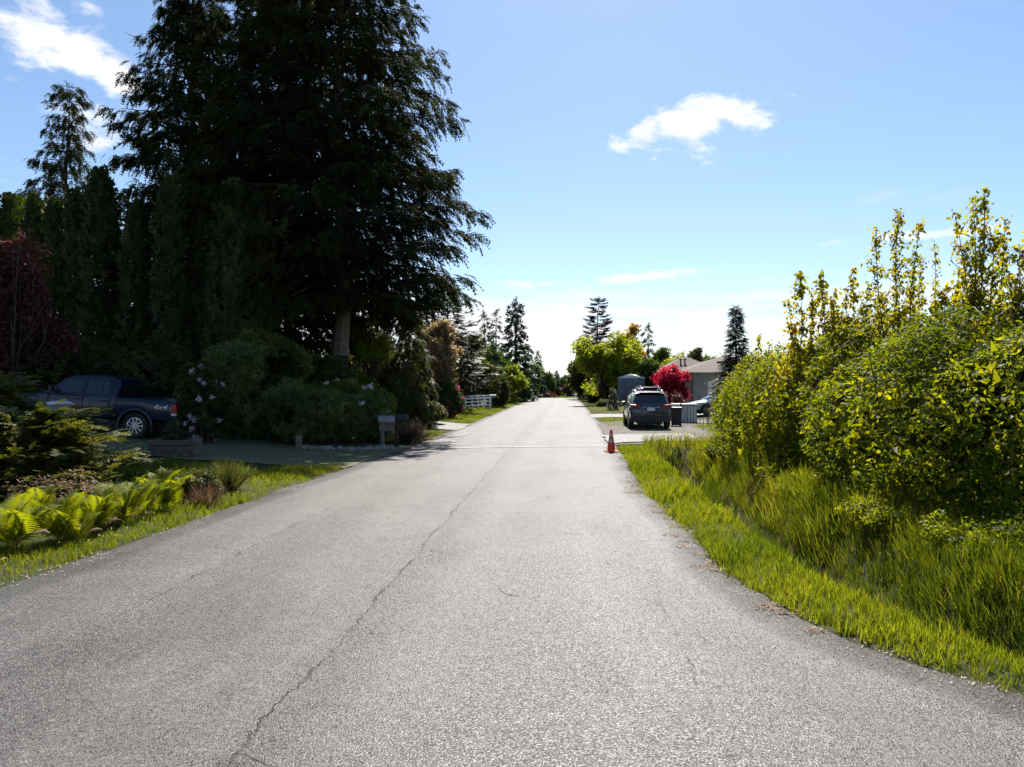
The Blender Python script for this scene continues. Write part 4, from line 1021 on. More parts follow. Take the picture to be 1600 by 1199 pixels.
grass_clump(640, 692, .95, 220, 2, 'drooping purple-brown ornamental grass beside the mailboxes', M['drygrass'], w=.016)
grass_clump(322, 790, .5, 60, 3, 'dry straggly tuft between fern and tussock', M['drygrass'])
bush('heather', 'rusty twiggy low bush between fern and tussock', 'shrub', 0, 0, 0, 0, M['olive'], 1500, .07, 91, loc=gp(312, 782), h=.55, rad=.45)
def juniper(loc, h, rad, label, seed, n):
    r = np.random.RandomState(seed); t = thing('juniper', label, 'shrub', loc); P, X = [], []; st = []
    for i in range(46):
        a = r.uniform(0, 6.28); z = h * (.15 + .8 * r.rand()); L = rad * (1.12 - .75 * z / h) * r.uniform(.6, 1.1); dr = np.array([math.cos(a), math.sin(a), 0]); lat = np.array([-dr[1], dr[0], 0])
        b = np.array([0, 0, z * .55]); e = dr * L + [0, 0, z]
        st.append(tube([b, (b + e) / 2 + [0, 0, .05], e], [.025, .015, .006], 4))
        m = n // 46; u = .35 + .65 * r.rand(m); p = b + (e - b) * u[:, None] + lat * (r.normal(size=m) * .22 * L)[:, None]; p[:, 2] += r.normal(size=m) * .05 + .06 * np.sin(u * 3)
        x = dr + lat * r.normal(size=m)[:, None] * .6; x[:, 2] += r.uniform(-.1, .55, m); P.append(p); X.append(x)
    P, X = np.concatenate(P), np.concatenate(X)
    part('stem', st, M['bark'], t)
    foliage('foliage', SPRAY_FIR, P, frame_x(X, r.normal(size=P.shape) * .3 + [0, 0, 1]), .34 * r.uniform(.6, 1.2, len(P)), np.clip(.5 + .35 * vnoise(P + seed, 2.5) + r.normal(size=len(P)) * .2, 0, 1), M['juniper'], t)
juniper(gp(60, 772), 1.6, 1.75, 'spreading tiered juniper with golden tips in front of the pickup', 5, 3000)
juniper(gp(-40, 730), 2.0, 1.9, 'taller golden-tipped juniper beside the pickup cab', 6, 2600)
bush('dead_bramble', 'tangle of dry brown twigs under the juniper', 'shrub', 0, 0, 0, 0, M['drygrass'], 1600, .07, 92, loc=gp(95, 800), h=.7, rad=1.0, T=[LONG])
bush('dead_bramble', 'bare brown brush at the foot of the juniper facing the planter', 'shrub', 0, 0, 0, 0, M['drygrass'], 900, .06, 93, loc=gp(150, 765), h=.75, rad=.5, T=[LONG])

def dandelions():
    r = np.random.RandomState(77); n = 70; y = r.uniform(6, 18, n); x = XL(y) - r.uniform(.2, 1.3, n)
    P = np.stack([x, y, H(x, y) + r.uniform(.07, .15, n)], -1); u = norm(r.normal(size=(9, 3)) + [0, 0, .8])
    T = scatter(LEAF, u * .2, frame_x(u, np.tile([.1, .2, 1.], (9, 1))), np.full(9, 1.), np.zeros(9))[:2]
    tag(foliage('dandelions', [T], P, frame_z(np.tile([0, 0, 1.], (n, 1)), r.uniform(0, 6, n)), r.uniform(.012, .022, n), r.rand(n), M['dandelion'], None), 'scattered yellow dandelion heads in the mown strip by the ferns', 'flowers', kind='stuff')
M['dandelion'] = mat_leaf('dandelion_petal', [(0.7, 0.5, 0.03), (0.75, 0.7, 0.5)], 0.3, tcol=(1, 1, .6))
dandelions()

def edge_grit():
    """small stones and crumbs of asphalt along both road edges"""
    r = np.random.RandomState(6); n = 5200; y = r.uniform(3, 26, n); side = r.rand(n) < .55; off = np.abs(r.normal(size=n)) * .22
    x = np.where(side, XR(y) - off + .06, XL(y) + off - .06)
    keep = vnoise(np.stack([x, y, 0 * x], -1), 1.4) > -.5; x, y = x[keep], y[keep]; n = len(x)
    T = (np.array([(1, 0, 0), (-.4, .8, .1), (-.5, -.8, 0), (0, 0, .9)], float), np.array([(0, 1, 3), (1, 2, 3), (2, 0, 3)]))
    R_ = frame_z(np.tile([0, 0, 1.], (n, 1)) + r.normal(size=(n, 3)) * .2, r.uniform(0, 6.28, n)); u = (x - XL(y)) / (XR(y) - XL(y))
    P = np.stack([x, y, .03 * (1 - (2 * np.clip(u, 0, 1) - 1) ** 2) + .001], -1)
    tag(foliage('edge_grit', [T], P, R_, .004 + .010 * r.rand(n) ** 3, r.rand(n), M['stone'], None), 'loose grit and small stones along the road edges', 'gravel', kind='stuff')
edge_grit()
grass('edge_tufts', 'ragged little tufts creeping over the asphalt edge along the ditch', 420, verge_r(-.16, .05), (4, 24), .08, M['grass'], 41, TUFT, .1, near=12)
grass('edge_tufts', 'ragged little tufts creeping over the asphalt edge by the ferns', 300, verge_l(-.14, .05), (5, 18), .07, M['grass'], 42, TUFT, .1, near=12)

# ------------------------------------------------------------------ vehicles
def lathe(prof, n=28, axis='z'):
    """profile [(r, h)] turned round an axis"""
    V, Fq = [], []
    for r_, h in prof:
        for j in range(n):
            a = 2 * math.pi * j / n; c, s = r_ * math.cos(a), r_ * math.sin(a)
            V.append((c, s, h) if axis == 'z' else (c, h, s))
    for i in range(len(prof) - 1):
        for j in range(n):
            k = (j + 1) % n; f = (i * n + j, i * n + k, (i + 1) * n + k, (i + 1) * n + j)
            Fq.append(f if axis == 'z' else f[::-1])
    return np.array(V), np.array(Fq)
def loft(rings, caps=True):
    k = len(rings[0]); V = np.concatenate([np.array(r, float) for r in rings]); Fq = []
    for i in range(len(rings) - 1):
        for j in range(k):
            m = (j + 1) % k; Fq.append((i * k + j, i * k + m, (i + 1) * k + m, (i + 1) * k + j))
    if caps:
        for i, rev in ((0, True), (len(rings) - 1, False)):
            c = len(V); V = np.vstack([V, V[i * k:(i + 1) * k].mean(0)])
            for j in range(k):
                m = (j + 1) % k; Fq.append((i * k + m, i * k + j, c, c) if rev else (i * k + j, i * k + m, c, c))
    return V, np.array(Fq)
def body_ring(x, w, zb, zt, crown=.03):
    h = zt - zb
    half = [(w * .86, zb), (w * .97, zb + .12 * h), (w, zb + .38 * h), (w * .995, zb + .68 * h), (w * .965, zt - .05), (w * .90, zt - .008), (w * .5, zt + crown * .8)]
    pts = half + [(0, zt + crown)] + [(-y, z) for y, z in half[::-1]]
    return [(x, y, z) for y, z in pts]
def body_loft(st, arches=()):
    X = [q[0] for q in st]; f = lambda x, i: float(np.interp(x, X, [q[i] for q in st]))
    xs = set(X)
    for xw, zc, R_ in arches:
        for a in np.linspace(0, math.pi, 13)[1:-1]: xs.add(xw + R_ * math.cos(a))
        for e in (-1, 1): xs.add(xw + e * R_); xs.add(xw + e * (R_ + .004))
    rings = []
    for x in sorted(xs):
        zb = f(x, 2)
        for xw, zc, R_ in arches:
            if abs(x - xw) <= R_ + .001: zb = max(zb, zc + math.sqrt(max(0, R_ * R_ - (x - xw) ** 2)))
        rings.append(body_ring(x, f(x, 1), zb, f(x, 3)))
    return loft(rings)
def wheel_house(R_, sgn, depth=.34):
    V, Fq = [], []; n = 14
    for i in range(n + 1):
        a = math.pi * i / n
        for y in (0, -sgn * depth): V.append((R_ * math.cos(a), y, R_ * math.sin(a)))
    for i in range(n): Fq.append((2 * i, 2 * i + 1, 2 * i + 3, 2 * i + 2))
    c = len(V); V.append((0, -sgn * depth, 0))
    for i in range(n): Fq.append((2 * i + 1, 2 * i + 3, c, c))
    return np.array(V), np.array(Fq)
def cabin_ring(x, wb, wt, zb, zt):
    half = [(wb, zb), (wb * .55 + wt * .45, zb * .55 + zt * .45), (wt, max(zb, zt - .07)), (wt - .05, max(zb, zt - .015)), (wt * .5, zt + .012)]
    pts = half + [(0, zt + .018)] + [(-y, z) for y, z in half[::-1]]
    return [(x, y, z) for y, z in pts]
class Cabin:
    def __init__(s, st, zb): s.x, s.wb, s.wt, s.zt = [np.array(c, float) for c in zip(*st)]; s.zb = zb; s.st = st
    def mesh(s):
        xs = np.unique(np.concatenate([s.x, np.linspace(s.x[0], s.x[-1], 22)]))
        return loft([cabin_ring(x, np.interp(x, s.x, s.wb), np.interp(x, s.x, s.wt), s.zb, np.interp(x, s.x, s.zt)) for x in xs])
    def side(s, x0, x1, sgn, lo=.10, hi=.84, off=.012, n=8, slant0=0.0, slant1=0.0):
        """pane on the cabin side between x0 and x1 (slant shifts the upper edge)"""
        V, Fq = [], []
        for i in range(n + 1):
            u = i / n
            for f, sl in ((lo, 0), (hi, 1)):
                x = x0 + (x1 - x0) * u + sl * (slant0 * (1 - u) + slant1 * u)
                wb, wt, zt = (np.interp(x, s.x, q) for q in (s.wb, s.wt, s.zt))
                top = max(s.zb + .02, zt - .07)
                V.append((x, sgn * (wb + (wt - wb) * f + off), s.zb + (top - s.zb) * f))
        for i in range(n): Fq.append((2 * i, 2 * i + 2, 2 * i + 3, 2 * i + 1) if sgn > 0 else (2 * i, 2 * i + 1, 2 * i + 3, 2 * i + 2))
        return np.array(V), np.array(Fq)
    def slope(s, x0, x1, inset=.10, off=.022, n=6):
        V, Fq = [], []
        for i in range(n + 1):
            x = x0 + (x1 - x0) * i / n; w = np.interp(x, s.x, s.wt) - inset; z = np.interp(x, s.x, s.zt)
            V += [(x, w, z + off), (x, w * .5, z + off + .01), (x, -w * .5, z + off + .01), (x, -w, z + off)]
        for i in range(n):
            for j in range(3): a = 4 * i + j; Fq.append((a, a + 1, a + 5, a + 4))
        return np.array(V), np.array(Fq)
def wheel(parent, x, y, r, w, sgn, spokes=5, rim=.64):
    h = w / 2
    tp = [(rim * r, -h * .8), (r * .86, -h), (r * .97, -h * .8), (r, -h * .4), (r, h * .4), (r * .97, h * .8), (r * .86, h), (rim * r, h * .8), (rim * r * .96, h * .2), (rim * r * .96, -h * .2), (rim * r, -h * .8)]
    tyre = part('wheel', lathe(tp, 32, 'y'), M['rubber'], parent, (x, y, r), smooth=True)
    ps = [lathe([(rim * r * .99, sgn * h * .78), (rim * r * .90, sgn * h * .82), (rim * r * .86, sgn * h * .55)], 32, 'y'), lathe([(0.001, sgn * h * .85), (.055, sgn * h * .85), (.075, sgn * h * .7), (.08, sgn * h * .3)], 14, 'y')]
    for i in range(spokes):
        for da in (-.17, .17):
            a = 2 * math.pi * i / spokes + .3; L = rim * r * .93
            b = np.array([math.cos(a), 0, math.sin(a)]); n_ = np.array([-math.sin(a), 0, math.cos(a)])
            q0, q1 = b * .05 + n_ * da * .12, b * L + n_ * da * .42
            V, Fq = box(0, 1, -.02, .02, -.012, .012)
            W = np.array([q0 * (1 - v[0]) + q1 * v[0] + n_ * v[2] * 1.7 + np.array([0, sgn * h * .68 + v[1], 0]) for v in V]); ps.append((W, Fq))
    part('rim', ps, M['alloy'], tyre, sharp=30)
    part('brake_drum', lathe([(.001, sgn * h * .1), (rim * r * .93, sgn * h * .1), (rim * r * .93, -sgn * h * .5)], 24, 'y'), M['black'], tyre)
    return tyre
def arch(parent, x, y, r, sgn, mat, w=.06, dark=True):
    V, Fq = [], []; n = 18
    prof = [(r + .075, -.01), (r + .07, .03), (r + .035, .055), (r - .005, .045), (r - .01, -.04)]
    for i in range(n + 1):
        a = math.radians(-8) + math.radians(196) * i / n
        for q, h in prof: V.append((x + q * math.cos(a), y + sgn * h * (w / .06), q * math.sin(a)))
    k = len(prof)
    for i in range(n):
        for j in range(k - 1):
            f = (i * k + j, i * k + j + 1, (i + 1) * k + j + 1, (i + 1) * k + j); Fq.append(f if sgn < 0 else f[::-1])
    return np.array(V), np.array(Fq)
def text_mesh(txt, size, extrude, mat, shear=0.0):
    cu = bpy.data.curves.new('letters', 'FONT'); cu.body = txt; cu.size = size; cu.extrude = extrude; cu.align_x = 'CENTER'; cu.shear = shear; cu.offset = size * .018
    o = bpy.data.objects.new('letters', cu); COL.objects.link(o)
    me = bpy.data.meshes.new_from_object(o.evaluated_get(bpy.context.evaluated_depsgraph_get()))
    bpy.data.objects.remove(o); bpy.data.curves.remove(cu); me.materials.clear(); me.materials.append(mat); return me

def pickup():
    contact = gp(212, 687); head = YAW + math.pi
    fw = Vector((math.cos(head), math.sin(head), 0)); lf = Vector((-fw.y, fw.x, 0))
    c2 = contact + fw * 3.33
    pitch = math.atan2(Hs(c2.x, c2.y) - contact.z, 3.33)
    R = Matrix.Rotation(head, 3, 'Z') @ Matrix.Rotation(-pitch, 3, 'Y')
    org = Vector((contact.x, contact.y, contact.z + .03)) - R @ Vector((-1.47, .78, 0))
    t = thing('pickup_truck', 'dark blue four-door pickup truck parked on the drive', 'pickup', org, rot=R.to_euler())
    BP = M['blue_paint']
    st = [(-.84, .885, .52, 1.20), (-.6, .89, .5, 1.20), (0, .90, .49, 1.19), (.8, .90, .48, 1.17), (1.25, .905, .48, 1.17), (1.9, .90, .5, 1.14), (2.4, .87, .5, 1.09), (2.62, .82, .52, 1.03), (2.70, .72, .56, .96)]
    part('body', body_loft(st, [(1.86, .39, .45)]), BP, t, sharp=40)
    cab = Cabin([(-.84, .84, .66, 1.60), (-.80, .85, .66, 1.70), (-.5, .855, .655, 1.765), (.1, .86, .655, 1.775), (.62, .86, .66, 1.73), (.85, .855, .67, 1.62), (1.40, .84, .80, 1.19)], 1.15)
    part('cab', cab.mesh(), BP, t, sharp=40)
    for sgn in (1, -1):
        part('door_window', cab.side(.20, 1.02, sgn, .16, .9, .012, 8, -.0, -.22), M['glass'], t)
        part('door_window', cab.side(-.36, .08, sgn, .16, .9, .012), M['glass'], t)
        part('quarter_window', cab.side(-.58, -.41, sgn, .16, .88, .012, 4, .06, 0), M['glass'], t)
        for x0 in (1.16, .14, -.64):
            part('door_seam', box(x0 - .006, x0 + .006, sgn * .885 if sgn > 0 else -.908, .908 if sgn > 0 else -.885, .56, 1.13), M['black'], t)
        for x0 in (.30, -.46):
            part('door_handle', box(x0 - .09, x0 + .09, min(sgn * .89, sgn * .925), max(sgn * .89, sgn * .925), 1.03, 1.065), M['black'], t, bevel=.008)
        part('side_moulding', box(-.8, 1.3, min(sgn * .89, sgn * .917), max(sgn * .89, sgn * .917), .70, .745), M['black'], t, bevel=.006)
        part('mirror', [box(.98, 1.06, min(sgn * .86, sgn * 1.06), max(sgn * .86, sgn * 1.06), 1.22, 1.40)], M['black'], t, bevel=.03)
        # bed side
        w = .905
        bs = [(sgn * (w - .09), .60), (sgn * (w - .02), .62), (sgn * w, .80), (sgn * (w - .004), 1.0), (sgn * (w - .02), 1.14), (sgn * (w - .05), 1.185), (sgn * (w - .10), 1.185), (sgn * (w - .11), 1.1), (sgn * (w - .11), .62)]
        if sgn < 0: bs = bs[::-1]
        xs = sorted([-2.62, -2.55, -.87, -1.92, -1.924, -1.02, -1.016] + [-1.47 + .45 * math.cos(a) for a in np.linspace(0, math.pi, 15)[1:-1]])
        zbx = lambda x: .39 + math.sqrt(max(0, .45 ** 2 - (x + 1.47) ** 2)) if abs(x + 1.47) <= .451 else .6
        part('bed_side', loft([[(x, y, max(.6, zbx(x)) + (z - .6) / .585 * (1.185 - max(.6, zbx(x)))) for y, z in bs][::-1] for x in xs]), BP, t, sharp=40)
        part('wheel_arch', arch(t, -1.47, sgn * .89, .46, sgn, None), BP, t, (0, 0, .39), sharp=50)
        part('wheel_arch', arch(t, 1.86, sgn * .885, .46, sgn, None), BP, t, (0, 0, .39), sharp=50)
        for x0 in (-1.47, 1.86):
            part('wheel_well', wheel_house(.455, sgn), M['black'], t, (x0, sgn * .87, .385))
            wheel(t, x0, sgn * .79, .385, .26, sgn)
        part('tail_light', box(-2.66, -2.50, min(sgn * .80, sgn * .913), max(sgn * .80, sgn * .913), .84, 1.10), M['red_lens'], t, bevel=.015)
        part('reverse_light', box(-2.665, -2.52, min(sgn * .80, sgn * .915), max(sgn * .80, sgn * .915), .765, .835), M['white_lens'], t, bevel=.01)
        part('headlight', box(2.50, 2.66, min(sgn * .55, sgn * .84), max(sgn * .55, sgn * .84), .80, .97), M['white_lens'], t, bevel=.02)
    part('rear_window', (np.array([(-.875, .58, 1.25), (-.875, -.58, 1.25), (-.85, -.54, 1.63), (-.85, .54, 1.63)]), np.array([(0, 3, 2, 1)])), M['glass'], t)
    part('windscreen', cab.slope(.89, 1.36), M['glass'], t)
    part('tailgate', box(-2.64, -2.58, -.79, .79, .64, 1.18), BP, t, bevel=.02)
    part('tailgate_handle', box(-2.66, -2.63, -.12, .12, .98, 1.05), M['black'], t, bevel=.008)
    part('bed_floor', box(-2.58, -.87, -.79, .79, .62, .68), M['black'], t)
    part('rear_bumper', [box(-2.80, -2.64, -.88, .88, .46, .61)], M['chrome'], t, bevel=.03)
    part('bumper_step', [box(-2.81, -2.66, -.34, .34, .605, .63)], M['black'], t)
    part('license_plate', box(-2.815, -2.80, .30, .62, .47, .61), M['plate'], t)
    part('front_bumper', box(2.62, 2.80, -.86, .86, .48, .66), M['chrome'], t, bevel=.04)
    part('grille', box(2.66, 2.72, -.5, .5, .72, .95), M['black'], t, bevel=.02)
    part('underbody', box(-2.5, 2.5, -.52, .52, .34, .60), M['black'], t)
    for sgn in (1, -1):
        me = text_mesh('4x4', .20, .002, M['decal'], .25); o = link('side_lettering', me, t, (-2.18, sgn * .913, .93), (math.radians(90), 0, math.radians(180 if sgn > 0 else 0)))
        o.scale = (1.35, 1, 1)
    return t
pickup()

def suv(name, label, p, head, paint, L=4.8, W=.97, Ht=1.76, rear_only=False, group=None):
    t = thing(name, label, 'car', p, head, group)
    k = W / .97
    st = [(-2.40, .84, .42, .98), (-2.33, .93, .36, 1.04), (-2.1, .965, .33, 1.07), (-1.4, .97, .32, 1.07), (0, .97, .31, 1.05), (1.2, .96, .31, 1.04), (1.9, .94, .33, 1.0), (2.3, .86, .38, .88), (2.42, .7, .45, .76)]
    part('body', body_loft([(x * L / 4.8, w * k, a, b) for x, w, a, b in st], [(-1.45 * L / 4.8, .38, .42), (1.45 * L / 4.8, .38, .42)]), paint, t, sharp=40)
    s = L / 4.8; q = Ht - 1.76
    cab = Cabin([(-2.33 * s, .88 * k, .83 * k, 1.06), (-2.22 * s, .9 * k, .77 * k, 1.30), (-2.0 * s, .91 * k, .72 * k, 1.63 + q), (-1.75 * s, .92 * k, .71 * k, 1.72 + q), (-.6 * s, .92 * k, .71 * k, 1.76 + q), (.4 * s, .92 * k, .71 * k, 1.73 + q), (.75 * s, .91 * k, .73 * k, 1.62 + q), (1.5 * s, .88 * k, .84 * k, 1.04)], 1.02)
    part('cabin', cab.mesh(), paint, t, sharp=40)
    part('rear_window', cab.slope(-2.25 * s, -1.98 * s, .07), M['glass'], t)
    part('windscreen', cab.slope(.8 * s, 1.42 * s, .08), M['glass'], t)
    part('spoiler', box(-2.12 * s, -1.85 * s, -.66 * k, .66 * k, 1.685 + q, 1.735 + q), paint, t, bevel=.02)
    for sgn in (1, -1):
        part('door_window', cab.side(-.1 * s, .98 * s, sgn, .14, .88, .012, 8, 0, -.3), M['glass'], t)
        part('door_window', cab.side(-1.05 * s, -.2 * s, sgn, .14, .88, .012), M['glass'], t)
        part('quarter_window', cab.side(-1.9 * s, -1.15 * s, sgn, .14, .84, .012, 5, .16, 0), M['glass'], t)
        part('tail_light', box(-2.41 * s, -2.20 * s, min(sgn * .50, sgn * .955 * k), max(sgn * .50, sgn * .955 * k), 1.00, 1.15), M['red_lens'], t, bevel=.03)
        part('mirror', box(.85 * s, 1.0 * s, min(sgn * .93 * k, sgn * 1.12 * k), max(sgn * .93 * k, sgn * 1.12 * k), 1.05, 1.22), paint, t, bevel=.04)
        part('roof_rail', tube([(-1.5 * s, sgn * .62, 1.77 + q), (-1.4 * s, sgn * .62, 1.82 + q), (.2 * s, sgn * .62, 1.82 + q), (.35 * s, sgn * .62, 1.76 + q)], .018, 6), M['chrome'], t, smooth=True)
        part('exhaust_tip', box(-2.44 * s, -2.35 * s, min(sgn * .56, sgn * .74), max(sgn * .56, sgn * .74), .50, .58), M['chrome'], t, bevel=.02)
        for x0 in (-1.45 * s, 1.45 * s):
            part('wheel_well', wheel_house(.425, sgn), M['black'], t, (x0, sgn * .93 * k, .38))
            wheel(t, x0, sgn * .85 * k, .38, .26, sgn)
    part('rear_bumper', loft([body_ring(x, w, .36, .62, 0) for x, w in ((-2.47 * s, .78 * k), (-2.42 * s, .90 * k), (-2.25 * s, .965 * k))]), M['black'], t, sharp=40)
    part('license_plate', box(-2.435 * s, -2.41 * s, -.18, .18, .86, 1.0), M['plate'], t)
    part('tailgate_trim', box(-2.43 * s, -2.39 * s, -.42, .42, 1.01, 1.04), M['chrome'], t, bevel=.008)
    part('underbody', box(-2.2 * s, 2.2 * s, -.56, .56, .22, .5), M['black'], t)
    return t
p = gat(1017, 33.3 + 2.4); p = Vector((p.x - .27, p.y, Hs(p.x, p.y) + .05))
suv('parked_car', 'dark grey sport utility car parked on the gravel drive, seen from behind', p, math.radians(90), M['grey_paint'])
p = gat(1008, 52); suv('parked_car', 'maroon car parked between the grey one and the covered trailer', p, math.radians(96), M['maroon_paint'], L=4.9, Ht=1.95)
p = gat(891, 160); suv('parked_car', 'white car standing far off past the end of the road', p, math.radians(88), M['white_car'], L=4.6)

def sedan(p, head, label):
    t = thing('parked_car', label, 'car', p, head)
    st = [(-2.28, .66, .45, .86), (-2.2, .78, .36, .93), (-1.8, .86, .3, .97), (-1.0, .89, .27, .96), (0, .9, .27, .94), (.9, .89, .27, .92), (1.6, .87, .3, .85), (2.1, .78, .34, .74), (2.28, .6, .4, .66)]
    part('body', body_loft(st, [(-1.38, .32, .36), (1.35, .32, .36)]), M['white_car'], t, sharp=40)
    cab = Cabin([(-1.95, .76, .70, .95), (-1.4, .81, .62, 1.27), (-.9, .82, .58, 1.42), (-.2, .83, .57, 1.46), (.3, .83, .58, 1.42), (.7, .82, .62, 1.26), (1.35, .8, .74, .92)], .9)
    part('cabin', cab.mesh(), M['white_car'], t, sharp=40)
    part('rear_window', cab.slope(-1.85, -1.1, .06), M['glass'], t); part('windscreen', cab.slope(.5, 1.28, .06), M['glass'], t)
    for sgn in (1, -1):
        part('door_window', cab.side(-.05, .82, sgn, .14, .9, .012, 8, 0, -.28), M['glass'], t)
        part('door_window', cab.side(-1.15, -.13, sgn, .14, .9, .012, 8, .25, 0), M['glass'], t)
        part('mirror', box(.62, .8, min(sgn * .82, sgn * 1.0), max(sgn * .82, sgn * 1.0), .93, 1.06), M['white_car'], t, bevel=.04)
        part('headlight', box(1.95, 2.2, min(sgn * .5, sgn * .80), max(sgn * .5, sgn * .80), .58, .70), M['white_lens'], t, bevel=.03)
        part('tail_light', box(-2.26, -2.08, min(sgn * .45, sgn * .80), max(sgn * .45, sgn * .80), .74, .88), M['red_lens'], t, bevel=.03)
        for x0 in (-1.38, 1.35):
            part('wheel_well', wheel_house(.365, sgn, .3), M['black'], t, (x0, sgn * .86, .32))
            wheel(t, x0, sgn * .80, .32, .21, sgn)
    part('underbody', box(-2.0, 2.0, -.52, .52, .17, .4), M['black'], t)
    return t
p = gat(1131, 46); sedan(p, YAW + math.pi, 'white sedan parked behind the iron fence')

def covered_trailer():
    p = gat(983, 72); t = thing('covered_trailer', 'boxy travel trailer under a grey cover with a white peaked top', 'trailer', p, math.radians(90))
    def ring(x, w, z0, z1, r=.12): return [(x, y, z) for y, z in [(w * .96, z0), (w, z0 + .3), (w * 1.01, (z0 + z1) / 2), (w, z1 - r), (w - r * .5, z1), (0, z1 + .02), (-w + r * .5, z1), (-w, z1 - r), (-w * 1.01, (z0 + z1) / 2), (-w, z0 + .3), (-w * .96, z0)]]
    part('cover', loft([ring(x, w, .35, z) for x, w, z in [(-3.2, 1.16, 2.70), (-3.1, 1.25, 2.78), (-1, 1.27, 2.80), (1.5, 1.25, 2.8), (2.7, 1.22, 2.76), (3.1, 1.1, 2.4)]]), M['tarp'], t, sharp=50)
    part('roof_cover', loft([[(x, y, 2.74 + z * h) for y, z in [(1.29, -.25), (1.29, 0), (.9, .35), (.3, .9), (0, 1), (-.3, .9), (-.9, .35), (-1.29, 0), (-1.29, -.25)]] for x, h in [(-3.24, .22), (-2.6, .38), (0, .42), (2.6, .36), (3.05, .15)]]), M['tarp_top'], t, sharp=50)
    for y in (-.62, 0, .62): part('cover_seam', box(-3.225, -3.19, y - .015, y + .015, .5, 2.66), M['black'], t)
    for z in (.95, 1.75): part('strap', box(-3.235, -3.19, -1.12, 1.12, z - .02, z + .02), M['black'], t)
    for sgn in (1, -1):
        for x0 in (-.9, .1): wheel(t, x0, sgn * 1.1, .34, .2, sgn)
covered_trailer()

# ------------------------------------------------------------------ houses
def siding_mat():
    m = bpy.data.materials.new('lap_siding'); m.use_nodes = True; t = NT(m.node_tree); b = t.n['Principled BSDF']
    co = t.add('ShaderNodeTexCoord').outputs['Object']; sp = t.add('ShaderNodeSeparateXYZ'); t.l.new(co, sp.inputs[0])
    f = t.math('FRACT', t.math('MULTIPLY', sp.outputs[2], 6.2)); n = t.noise(co, 3, 4)
    t.l.new(t.mix(t.rng(n, .3, .7), rgb(.27, .275, .255), rgb(.33, .33, .31)), b.inputs['Base Color']); b.inputs['Roughness'].default_value = .7
    bp = t.add('ShaderNodeBump'); bp.inputs['Distance'].default_value = .03; t.l.new(t.math('SUBTRACT', 1.0, f), bp.inputs['Height']); t.l.new(bp.outputs[0], b.inputs['Normal']); return m
M['lap'] = siding_mat()
def hip_roof(x0, x1, y0, y1, z, ridge, over=.55, th=.16):
    a, b, c, d = x0 - over, x1 + over, y0 - over, y1 + over; m = (c + d) / 2; k = (d - c) / 2
    if b - a < d - c + .5: k = (b - a) / 2 - .2
    V = [(a, c, z), (b, c, z), (b, d, z), (a, d, z), (a + k, m, ridge), (b - k, m, ridge)]
    V += [(x, y, zz - th) for x, y, zz in V[:4]]
    return np.array(V, float), [(0, 1, 5, 4), (1, 2, 5, 5), (2, 3, 4, 5), (3, 0, 4, 4), (0, 6, 7, 1), (1, 7, 8, 2), (2, 8, 9, 3), (3, 9, 6, 0), (6, 9, 8, 7)]
def window(parent, x0, x1, z0, z1, y):
    f = part('window', [box(x0 - .07, x1 + .07, y - .05, y - .003, z1, z1 + .08), box(x0 - .07, x1 + .07, y - .07, y - .003, z0 - .08, z0), box(x0 - .07, x0, y - .05, y - .003, z0, z1), box(x1, x1 + .07, y - .05, y - .003, z0, z1), box((x0 + x1) / 2 - .025, (x0 + x1) / 2 + .025, y - .045, y - .003, z0, z1)], M['trim'], parent)
    part('pane', box(x0, x1, y - .022, y - .004, z0, z1), M['win'], f)
def house_main():
    p = gat(1150, 62); t = thing('house', 'low house with brown shingle hip roof and pale lap siding behind the white sedan', 'house', p, math.radians(3))
    part('wall', box(-4.2, 7, 0, 8, 0, 2.95), M['lap'], t)
    rf = part('roof', hip_roof(-4.2, 7, 0, 8, 3.0, 4.45, .5), M['roof'], t)
    part('wall', box(-5.2, -4.22, 4.6, 9, 0, 2.9), M['lap'], t)
    rf2 = part('roof', hip_roof(-5.2, -.6, 4.6, 9.6, 3.15, 4.55, .5), M['roof'], t)
    part('gutter', box(-4.72, 7.5, -.62, -.51, 2.86, 2.98), M['trim'], t, bevel=.02)
    for x in (-3.6, -3.2): part('vent_pipe', [lathe([(.07, 0), (.07, .45)], 10), lathe([(.13, .42), (.13, .55), (.001, .56)], 10)], M['bark_grey'], rf2, (x, 5.6, 3.75), smooth=True)
    part('porch_post', box(-3.95, -3.75, -.42, -.25, 0, 2.84), M['wood'], t)
    window(t, -1.25, -.4, .9, 2.1, 0); window(t, 2.0, 4.0, .9, 2.2, 0)
    d = part('door', box(-2.45, -1.55, -.04, -.003, .1, 2.15), M['white_paint'], t, bevel=.01); part('handle', box(-1.68, -1.62, -.09, -.045, 1.05, 1.12), M['chrome'], d)
    part('wall_lamp', lathe([(.001, -.14), (.10, -.1), (.15, 0), (.10, .1), (.001, .14)], 12), M['white_lens'], t, (-2.75, -.16, 1.95), smooth=True)
house_main()
def house_back():
    p = gat(1360, 50); t = thing('house', 'house mostly hidden behind the thicket, only its roof edge showing', 'house', p, math.radians(6))
    part('wall', box(-7.5, 6, 0, 8, 0, 3.7), M['lap'], t); part('roof', hip_roof(-7.5, 3.0, 0, 8, 3.75, 4.5, .6), M['roof'], t)
    part('roof', hip_roof(2.2, 9.6, -1, 8, 4.0, 5.55, .5), M['roof'], t); part('wall', box(6.02, 9.4, -.4, 8, 0, 3.9), M['lap'], t)
    window(t, -5, -3.5, 1.4, 2.6, 0); window(t, -1, .8, 1.4, 2.6, 0)
house_back()

